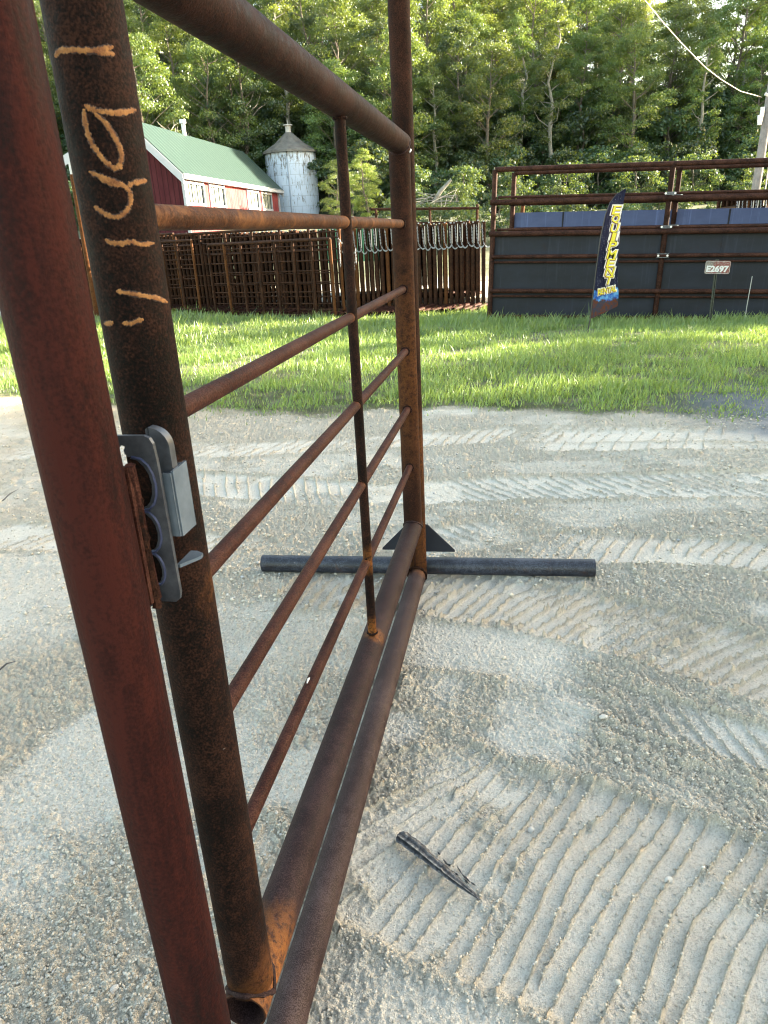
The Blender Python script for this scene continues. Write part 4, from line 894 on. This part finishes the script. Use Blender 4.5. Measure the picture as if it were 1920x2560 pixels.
for a, b in wins:
    c_ = (a + b) / 2; wd = b - a
    def fra(m):
        for l_, ww in ((a, .09), (b, .09)): m.box(BP(l_, -.03, (WZ0 + WZ1) / 2), (.10, ww, WZ1 - WZ0 + .22), RB)
        for z_ in (WZ0, WZ1): m.box(BP(c_, -.035, z_), (.10, wd + .1, .14), RB)
    wf_ = part('window', TRIM, barn, fra, smooth=False); part('pane', GLS, wf_, lambda m: m.add([BP(a, .06, WZ0), BP(b, .06, WZ0), BP(b, .06, WZ1), BP(a, .06, WZ1)], [(0, 1, 2, 3)]), smooth=False)
    wf_.data  # window parts are offset by the barn origin
    part('mullion', plain('curtain_slat', (.24, .26, .22), .8, 0, .3, 3), wf_, lambda m: [m.box(BP(a + wd * k / 7 + .05 * (k % 2), .03, (WZ0 + WZ1) / 2), (.03, wd / 13, WZ1 - WZ0 - .1), RB) for k in range(1, 7)], smooth=False)
vent = part('chimney', plain('vent_metal', (.45, .47, .5), .4, .5, .2, 4), barn, lambda m: (m.tube([BP(7.6, PW, PZ), BP(7.6, PW, PZ + .75)], .13, 12), m.tube([BP(7.6, PW, PZ + .75), BP(7.6, PW, PZ + .98)], [.22, .2], 12)))
for L_ in range(0): pass

# ------------------------------------------------------------------ silo
sc_ = at(731, 450, 66); SX, SY = sc_.x, 66; SR = 2.13
silo = empty('silo', (SX, SY, 2.5), 'tall concrete silo with flaking white paint and a dark conical roof, right of the barn', 'silo')
sm_ = NT('flaking_white_paint'); n1 = sm_.noise(2.2, 6, .75, sm_.mapv((3, 3, .55))); n2 = sm_.noise(1.5, 5, .7, sm_.mapv((1.5, 1.5, 1.2))); n3 = sm_.noise(6, 4, .7)
sep = sm_.n('ShaderNodeSeparateXYZ'); sm_.l(sm_.tc.outputs['Object'], sep.inputs[0]); hi = sm_.ramp(sm_.math('MULTIPLY', sep.outputs[2], .1), [(.15, 0.), (.62, .12)])
pl_ = sm_.math('ADD', sm_.math('ADD', n1, sm_.math('MULTIPLY', n2, .5)), hi)
br = sm_.n('ShaderNodeTexBrick'); br.inputs['Scale'].default_value = 1.0; br.inputs['Color1'].default_value = (1, 1, 1, 1); br.inputs['Color2'].default_value = (.93, .93, .93, 1); br.inputs['Mortar'].default_value = (.72, .72, .72, 1); br.inputs['Brick Width'].default_value = .75; br.inputs['Row Height'].default_value = .8; br.inputs['Mortar Size'].default_value = .02; sm_.l(sm_.tc.outputs['UV'], br.inputs[0])
sm_.col(sm_.mix(1.0, sm_.mix(sm_.ramp(pl_, [(.84, 0.), (.95, 1.)]), (.62, .70, .84), (.19, .18, .17)), br.outputs[0], 'MULTIPLY')); sm_.set(.85, 0, .2)
SZ = at(731, 374, 66 - SR).z
def cylw(m):
    n = 48; zs = np.linspace(1.5, SZ, 14); V = [(SX + SR * cos(2 * pi * i / n), SY + SR * sin(2 * pi * i / n), z_) for z_ in zs for i in range(n)]
    m.add(V, [(j * n + i, j * n + (i + 1) % n, (j + 1) * n + (i + 1) % n, (j + 1) * n + i) for j in range(13) for i in range(n)])
o = part('stave_wall', sm_.m, silo, cylw)
l_ = o.data.uv_layers.new(name='UVMap')
for pg in o.data.polygons:
    for li in pg.loop_indices:
        vi = o.data.loops[li].vertex_index; k = vi % 48; a = k / 48 * 2 * pi * SR
        if k == 0 and any(o.data.loops[q].vertex_index % 48 == 47 for q in pg.loop_indices): a = 2 * pi * SR
        l_.data[li].uv = (a, o.data.vertices[vi].co.z + 2.5)
RT = at(731, 331, 66).z
def cone(m):
    m.tube([(SX, SY, SZ - .12), (SX, SY, SZ + .04)], [SR + .28, SR + .26], 12); m.tube([(SX, SY, SZ + .04), (SX, SY, SZ + (RT - SZ) * .45), (SX, SY, RT)], [SR + .24, SR * .60, .28], 12)
part('roof', plain('silo_roof', (.15, .14, .13), .8, 0, .35, 2), silo, cone, smooth=False)
part('roof_vent', plain('vent_white', (.55, .52, .5), .6), silo, lambda m: (m.tube([(SX, SY, RT - .05), (SX, SY, RT + .50)], .24, 10), m.tube([(SX, SY, RT + .50), (SX, SY, RT + .58)], .40, 10), m.tube([(SX, SY, RT + .58), (SX, SY, RT + .95)], .02, 6)))
part('ladder_chute', sm_.m, silo, lambda m: m.tube([(SX - .05, SY - SR, 1.5), (SX - .05, SY - SR, SZ)], .07, 8))

# ------------------------------------------------------------------ power pole and wire
pp = empty('utility_pole', (13.62, 27, .4), 'weathered wooden utility pole rising behind the blue sheets at the right edge', 'utility pole')
part('pole', WOODP, pp, lambda m: m.tube([(13.62, 27, .2), (13.70, 27, 3), (13.79, 27, 6.9)], [.16, .15, .13], 14))
part('meter_can', plain('pale_can', (.55, .6, .66), .4, .2), pp, lambda m: (m.tube([(13.50, 26.9, 4.62), (13.50, 26.9, 4.86)], .07, 10), m.tube([(13.46, 26.9, 4.33), (13.46, 26.9, 4.62)], [.07, .10], 10)))
part('conduit', plain('guy_cable', (.3, .28, .27), .6), pp, lambda m: m.tube([(13.98, 26.95, .4), (14.0, 26.95, 5.1)], .02, 6))
part('insulator', plain('insulator', (.5, .5, .5), .4), pp, lambda m: m.tube([(13.52, 26.9, 5.25), (13.65, 26.9, 5.2)], .05, 8))
wp = [at(1905, 243, 27)] + [at(a, b, c) for a, b, c in ((1851, 228, 25.8), (1800, 197, 24.8), (1762, 167, 24.0), (1704, 108, 22.9), (1658, 56, 22.0), (1612, 0, 21.2))]
d_ = wp[-1] - wp[-2]; wp += [wp[-1] + d_ * 2.2, wp[-1] + d_ * 5 + Vector((0, 0, .6))]
root = empty('overhead_wire', tuple(wp[0]), 'pale overhead wire sagging from the utility pole up to the top edge', 'wire')
part('cable', plain('pale_cable', (.45, .42, .37), .6, 0, .05), root, lambda m: m.tube([tuple(p) for p in wp], .011, 6))

# ------------------------------------------------------------------ odds and ends in the yard beyond
root = empty('pipe_fence', (2, 30, .3), 'thin dark pipe fence in the rough grass beyond the edge on panels', 'fence')
part('rail', R_FAR, root, lambda m: m.tube([(.1, 30, 2.42), (4.3, 29.6, 2.25)], .05, 8)); part('rail', R_FAR, root, lambda m: m.tube([(.1, 30, 1.9), (4.3, 29.6, 1.75)], .04, 8))
for x_ in (.3, 2.4, 4.25): part('post', R_FAR, root, lambda m: m.tube([(x_, 29.9, .2), (x_, 29.8, 2.4)], .05, 8))
root = empty('green_gate', (0, 27, .2), 'low green sheeted farm gate in front of the small bright tree', 'gate')
GRN = plain('green_paint', (.02, .12, .06), .5)
part('sheet', GRN, root, lambda m: m.box((-.1, 27, 1.25), (3.4, .03, 1.25)), smooth=False); part('gate_frame', plain('green_frame', (.03, .16, .08), .5), root, lambda m: (m.tube([(-1.8, 26.95, .7), (-1.8, 26.95, 1.92), (1.6, 26.95, 1.9), (1.6, 26.95, .7)], .04, 8)))
part('notice', plain('notice_white', (.7, .7, .7), .6), root, lambda m: m.box((.35, 26.96, 1.8), (.9, .02, .10)), smooth=False)
root = empty('fallen_trunk', (3.4, 44, 2.4), 'bare fallen trunk leaning in the brush just right of the far posts', 'fallen tree')
part('trunk', BARKP, root, lambda m: m.tube([tuple(at(1080, 512, 44)), tuple(at(1100, 480, 44)), tuple(at(1128, 449, 44))], [.10, .12, .07], 8))
random.seed(5)
part('branch', BARKP, root, lambda m: [m.tube([tuple(at(1060 + random.uniform(-60, 90), 505 + random.uniform(-20, 15), 44 + random.uniform(-1, 1))) for _ in range(1)] + [tuple(at(1060 + random.uniform(-60, 90), 500 + random.uniform(-30, 20), 44))], [.03, .012], 5) for _ in range(22)])
# white farm items near the silo foot
root = empty('white_trailer', (-3.3, 50, 1.9), 'low white trailer parked at the foot of the silo', 'trailer')
tp_ = at(838, 545, 50)
part('body', plain('trailer_white', (.6, .62, .66), .5), root, lambda m: m.box((tp_.x, 50, tp_.z - .3), (2.4, 1.6, .7)), smooth=False)
part('wheel', plain('trailer_tyre', (.03, .03, .03), .8), root, lambda m: (m.tube([(tp_.x - .6, 49.1, tp_.z - .8), (tp_.x - .6, 49.3, tp_.z - .8)], .3, 14), m.tube([(tp_.x + .5, 49.1, tp_.z - .8), (tp_.x + .5, 49.3, tp_.z - .8)], .3, 14)))

# ------------------------------------------------------------------ trees
def tree_meshes(seed, h, cr, base, nl, per, leaf, mat, style='round', bark=BARK, lobe=1.0):
    r = np.random.default_rng(seed); m = MB(); n = 9
    bend = np.cumsum(r.normal(0, .22, (n + 1, 2)), 0) * (h / 14); bend[0] = 0; tz = np.linspace(0, h * .94, n + 1); tr = .19 * h / 14 * (1 - np.linspace(0, 1, n + 1)) ** .8 + .03
    T = np.stack([bend[:, 0], bend[:, 1], tz], 1); m.tube(list(T), list(tr), 8)
    C = []
    for k in range(nl):
        t = base + (1 - base) * (k + r.uniform(0, 1)) / nl; zc = h * t
        if style == 'round': env = cr * (math.sin(pi * min(1, ((t - base) / (1 - base)) * .82 + .14))) ** .7
        elif style == 'tall': env = cr * (1 - ((t - base) / (1 - base)) ** 2.2) ** .6 * (.55 + .45 * sstep(0, .25, np.array((t - base) / (1 - base))))
        else: env = cr * (1.05 - t) ** .8
        a = r.uniform(0, 2 * pi); rad = env * r.uniform(.25, 1) ** .6; tc = np.array([np.interp(zc * .92, tz, T[:, i]) for i in range(3)]); c_ = tc + np.array([cos(a) * rad, sin(a) * rad, h * t - tc[2] + r.uniform(-.3, .3)])
        C.append((c_, lobe * r.uniform(.55, 1.15) * cr / 3.2))
        if k % 2 == 0:
            s0 = np.array([np.interp(max(zc - rad * .7, h * .1), tz, T[:, i]) for i in range(3)]); mid = (s0 + c_) / 2 + r.normal(0, .15, 3); m.tube([s0, mid, c_], [.055 * h / 14, .035 * h / 14, .012], 5)
    tv = np.concatenate(m.v); tf = m.f
    N = nl * per; ci = np.repeat(np.arange(nl), per); cc_ = np.array([c for c, _ in C])[ci]; rr = np.array([s for _, s in C])[ci]
    d = r.normal(0, 1, (N, 3)); d /= np.linalg.norm(d, axis=1)[:, None]; d[:, 2] = np.abs(d[:, 2]) * .9 - .25
    q = rr * r.uniform(.15, 1.08, N) ** .55; pos = cc_ + d * q[:, None] * np.array([1, 1, .78]) + r.normal(0, .10, (N, 3))
    # sprays: leaves hug short twigs
    a1 = r.normal(0, 1, (N, 3)); nrm = d * .7 + a1 * .6 + np.array([0, 0, .35]); nrm /= np.linalg.norm(nrm, axis=1)[:, None]; u = np.cross(nrm, r.normal(0, 1, (N, 3))); u /= np.linalg.norm(u, axis=1)[:, None]; v = np.cross(nrm, u)
    s_ = leaf * r.uniform(.55, 1.25, N)[:, None]
    V = np.stack([pos - u * s_ * .5, pos + v * s_ * .32, pos + u * s_ * .5, pos - v * s_ * .32], 1).reshape(-1, 3); F_ = np.arange(N * 4).reshape(-1, 4)
    co = big_mesh('crown', V, F_, mat, 4, False); lt = r.uniform(0, 1, nl); fattr(co.data, 'tint', np.repeat(np.clip(lt[ci] * .55 + .45 * r.uniform(0, 1, N), 0, 1), 4))
    cm = co.data; bpy.data.objects.remove(co); me = bpy.data.meshes.new('trunk'); me.from_pydata(tv.tolist(), [], tf); me.update(); me.materials.append(bark); smooth_mesh(me)
    return me, cm
KINDS = {'broadleaf_tree': [tree_meshes(s, 13.5, 3.5, .20, 66, 340, .165, LEAF) for s in (1, 2, 3, 4)],
         'yellow_green_tree': [tree_meshes(s, 13, 2.9, .24, 54, 320, .165, LEAFY, 'round') for s in (11, 12)],
         'tall_slender_tree': [tree_meshes(s, 15, 2.0, .34, 50, 240, .155, LEAFY if s == 22 else LEAF, 'tall', BARKP, 1.15) for s in (21, 22)],
         'dark_tree': [tree_meshes(s, 13, 3.3, .10, 66, 330, .17, LEAFD) for s in (31, 32)],
         'bush': [tree_meshes(s, 4.2, 2.1, .08, 36, 110, .22, LEAFD, 'round', BARK, 1.1) for s in (41, 42)]}  # bush leaves kept dark to stand in for shade low in the wood
DESC = {'broadleaf_tree': 'mid green rounded tree', 'yellow_green_tree': 'bright yellow green tree', 'tall_slender_tree': 'slender pale stemmed tree', 'dark_tree': 'dense dark green tree', 'bush': 'low bushy dark sapling'}
def tree(kind, x_, y_, s, lab=None, grp=None, vi=None, sz=1.0, sun_z=None):
    vs = KINDS[kind]; me, cm = vs[(vi if vi is not None else random.randrange(len(vs))) % len(vs)]
    zb = max(float(gh(x_, y_)), float(hillz(x_, y_))) if y_ > 60 else float(gh(x_, y_))
    root = bpy.data.objects.new(kind, None); COL.objects.link(root); root.location = (x_, y_, zb - .1); root.scale = (s, s, s * sz); root.rotation_euler = (0, 0, random.uniform(0, 6.28))
    for nm, d_ in (('trunk', me), ('crown', cm)):
        o = bpy.data.objects.new(nm, d_); COL.objects.link(o); o.parent = root
    tag(root, lab, 'bush' if kind == 'bush' else 'tree', grp); return root
def proj(x_, y_, z_):
    c_ = M.T @ (np.array([x_, y_, z_]) - CAM); return CX + FPX * c_[0] / c_[2], CY + FPX * c_[1] / c_[2]
def where(px):
    if px < 340: return 'left of the barn'
    if px < 640: return 'above the barn roof'
    if px < 830: return 'behind the silo'
    if px < 1000: return 'just left of the far posts'
    if px < 1220: return 'just right of the far posts'
    if px < 1560: return 'above the feather flag'
    if px < 1780: return 'above the numbered sign'
    return 'behind the utility pole'
random.seed(12)
row = 0; yr_ = 66.0
while yr_ < 122:
    step = 5.2; x_ = -40 - (yr_ - 60) * .35
    while x_ < 48 + (yr_ - 60) * .62:
        xx = x_ + random.uniform(-1.8, 1.8); yy = yr_ + .16 * max(xx, 0) + random.uniform(-1.8, 1.8); u = random.random()
        k = 'broadleaf_tree' if u < .48 else 'yellow_green_tree' if u < .68 else 'tall_slender_tree' if u < .82 else 'dark_tree'
        s = random.uniform(.8, 1.15) * (.9 if row == 0 else 1)
        px, py = proj(xx, yy, max(float(hillz(xx, yy)), 2) + 7)
        if -160 < px < 2080 and py > -420 and not (px > 1640 and yr_ > 86):
            lv = ['at the foot of the hill', 'low on the hill', 'midway up the hill', 'high on the hill'][min(3, row // 2)]
            lab = '%s %s, %s' % (DESC[k], lv, where(px)); tree(k, xx, yy, s, lab, 'trees: ' + lab)
        x_ += step * random.uniform(.8, 1.2)
    yr_ += 5.0 + row * .35; row += 1
# understorey along the foot of the wood
x_ = -36
while x_ < 52:
    yy = 62.5 + .16 * max(x_, 0) + random.uniform(-1, 1.2); px, py = proj(x_, yy, 4)
    if not (600 < px < 830 and yy < 70): lab = 'low bushy sapling at the edge of the wood, ' + where(px); tree('bush', x_, yy, random.uniform(.7, 1.3), lab, 'saplings: ' + lab)
    x_ += random.uniform(2.2, 3.4)
for yy0 in (67, 71.5, 76, 82):
    x_ = -34 - yy0 * .1
    while x_ < 58:
        yy = yy0 + .16 * max(x_, 0) + random.uniform(-1.5, 1.5); lab = 'low bushy sapling under the trees of the wood, ' + where(proj(x_, yy, 6)[0]); tree('bush', x_, yy, random.uniform(.9, 1.5), lab, 'saplings: ' + lab)
        x_ += random.uniform(3.2, 4.6)
tree('yellow_green_tree', .1, 43, .34, 'small bright yellow green tree beside the tall far posts, below the wood', None, 0)
tree('broadleaf_tree', -1.9, 45, .30, 'small green tree just right of the silo', None, 1)
tree('broadleaf_tree', -16.5, 60, .95, 'big pale green tree standing clear of the wood right behind the barn roof', None, 2)
tree('yellow_green_tree', -30, 60, .9, 'sunlit tree seen in the slit between the two near posts', None, 1)
# bare dead trees
DEADM = []
def dead(x_, y_, h, lab, seed):
    r = random.Random(seed); root = empty('dead_tree', (x_, y_, max(float(gh(x_, y_)), float(hillz(x_, y_)))), lab, 'tree'); b = np.array(root.location)
    def f(m): m.tube([b, b + [.2, 0, h * .4], b + [-.1, 0, h * .75], b + [.3, 0, h]], [.16, .12, .07, .02], 7)
    part('trunk', BARKP, root, f)
    def f2(m):
        for k in range(46):
            t = r.uniform(.3, .98); a = r.uniform(0, 6.28); L = h * .28 * (1.1 - t) + .7; p = b + [0, 0, h * t]; q = p + np.array([cos(a), sin(a), .7]) * L * .5; e = q + np.array([cos(a + .5), sin(a + .5), .9]) * L * .5
            m.tube([p, q, e], [.035, .022, .008], 4); m.tube([q, q + np.array([cos(a - .7), sin(a - .7), .5]) * L * .4], [.018, .006], 4)
    part('branch', BARKP, root, f2)
p = at(520, 60, 78); dead(p.x, 78, 14, 'grey leafless tree among the green crowns above the barn chimney', 3)
p = at(1560, 300, 66); 0 and dead(p.x, 66, 9.5, 'pale dead tree in the wood above the feather flag', 4)
p = at(1700, 330, 70); 0 and dead(p.x, 70, 8, 'pale dead tree in the wood between the feather flag and the utility pole', 6)
p = at(430, 330, 58); dead(p.x, 58, 6.5, 'bare twiggy tree right behind the barn chimney', 8)

random.seed(9)
for x_, y_ in [(1.2, 37), (3, 38.5), (4.6, 36.5), (6.5, 38), (8.4, 37), (10.4, 38.6), (12.6, 37.4), (15, 39), (17.5, 38), (20, 40), (2.2, 46), (5.4, 47), (8.8, 46), (12, 48), (16, 47), (20, 49), (24, 48), (-1.2, 55), (3, 56), (7, 57), (11, 56), (15, 58), (20, 57), (25, 59), (30, 60), (28, 50), (33, 54), (23, 41), (-22, 56), (-26, 52), (-33, 57)]:
    tree('bush', x_, y_, random.uniform(.42, .6) if y_ < 52 else random.uniform(.7, .9), 'low brush in the rough ground before the wood, ' + where(proj(x_, y_, 3)[0]), 'brush before the wood')
# out of view at right: trees and bushes added to shade the yard
random.seed(4)
for x_, y_, s, k in [(30, 1.0, 1.0, 'broadleaf_tree'), (29, 5.0, 1.05, 'dark_tree'), (30, 9.2, .98, 'dark_tree'), (34, -4, 1.1, 'broadleaf_tree'), (33, 3, 1.1, 'dark_tree'), (35, 7.5, 1.1, 'broadleaf_tree'), (36, -9, 1.1, 'dark_tree'), (37, 11.2, .95, 'dark_tree'), (31, -1.5, 1., 'dark_tree'), (40, 4, 1.2, 'broadleaf_tree'), (40, 9, 1.1, 'dark_tree')]:
    tree(k, x_, y_, s, 'leafy tree of the shelter belt right of the yard, outside the photo', 'shelter belt trees right of the yard')
for x_, y_, s, k in [(29, 11.6, .95, 'dark_tree'), (33, 12.6, 1.0, 'dark_tree'), (38, 13.6, 1.05, 'broadleaf_tree'), (26, 7.5, .8, 'dark_tree'), (27, 3, .8, 'dark_tree'), (26, -1, .8, 'dark_tree'), (43, 0, 1.2, 'dark_tree'), (44, -5, 1.2, 'dark_tree'), (28, -5, 1.0, 'dark_tree'), (45, 12, 1.2, 'dark_tree'), (47, 6, 1.3, 'dark_tree'), (24, 5, .75, 'dark_tree'), (23, 1, .75, 'dark_tree'), (24, -3.5, .8, 'dark_tree'), (24, 9.2, .75, 'dark_tree')]:
    tree(k, x_, y_, s, 'leafy tree of the shelter belt right of the yard, outside the photo', 'shelter belt trees right of the yard')
for x_, y_, s in [(13.2, 12.9, .34), (13.6, 14.4, .33), (16.5, 14.3, .36)]:
    tree('yellow_green_tree', x_, y_, s, 'small tree right of the yard, outside the photo', 'small trees right of the yard')
for x_, y_ in [(54, 76), (59, 82), (62, 88), (68, 95), (74, 101), (58, 79), (64, 87), (68, 92), (34, 43.5), (37, 47), (41, 50)]:  # the nearest few are added out of view to shade the brush
    tree('broadleaf_tree', x_, y_, 1.6 if y_ > 60 else 1.05, 'big tree at the right end of the wood, outside the photo', 'big trees at the right end of the wood')
for x_, y_, s in [(17.5, 17.2, .95), (20.5, 16.8, 1.05), (19, 19.5, .9)]:
    tree('bush', x_, y_, s, 'low bush right of the yard, outside the photo', 'low bushes right of the yard')

# tidy: drop the working keys
for o in TMPKEYS + list(SC.objects):
    for k in ('_w', '_local'):
        if k in o: del o[k]
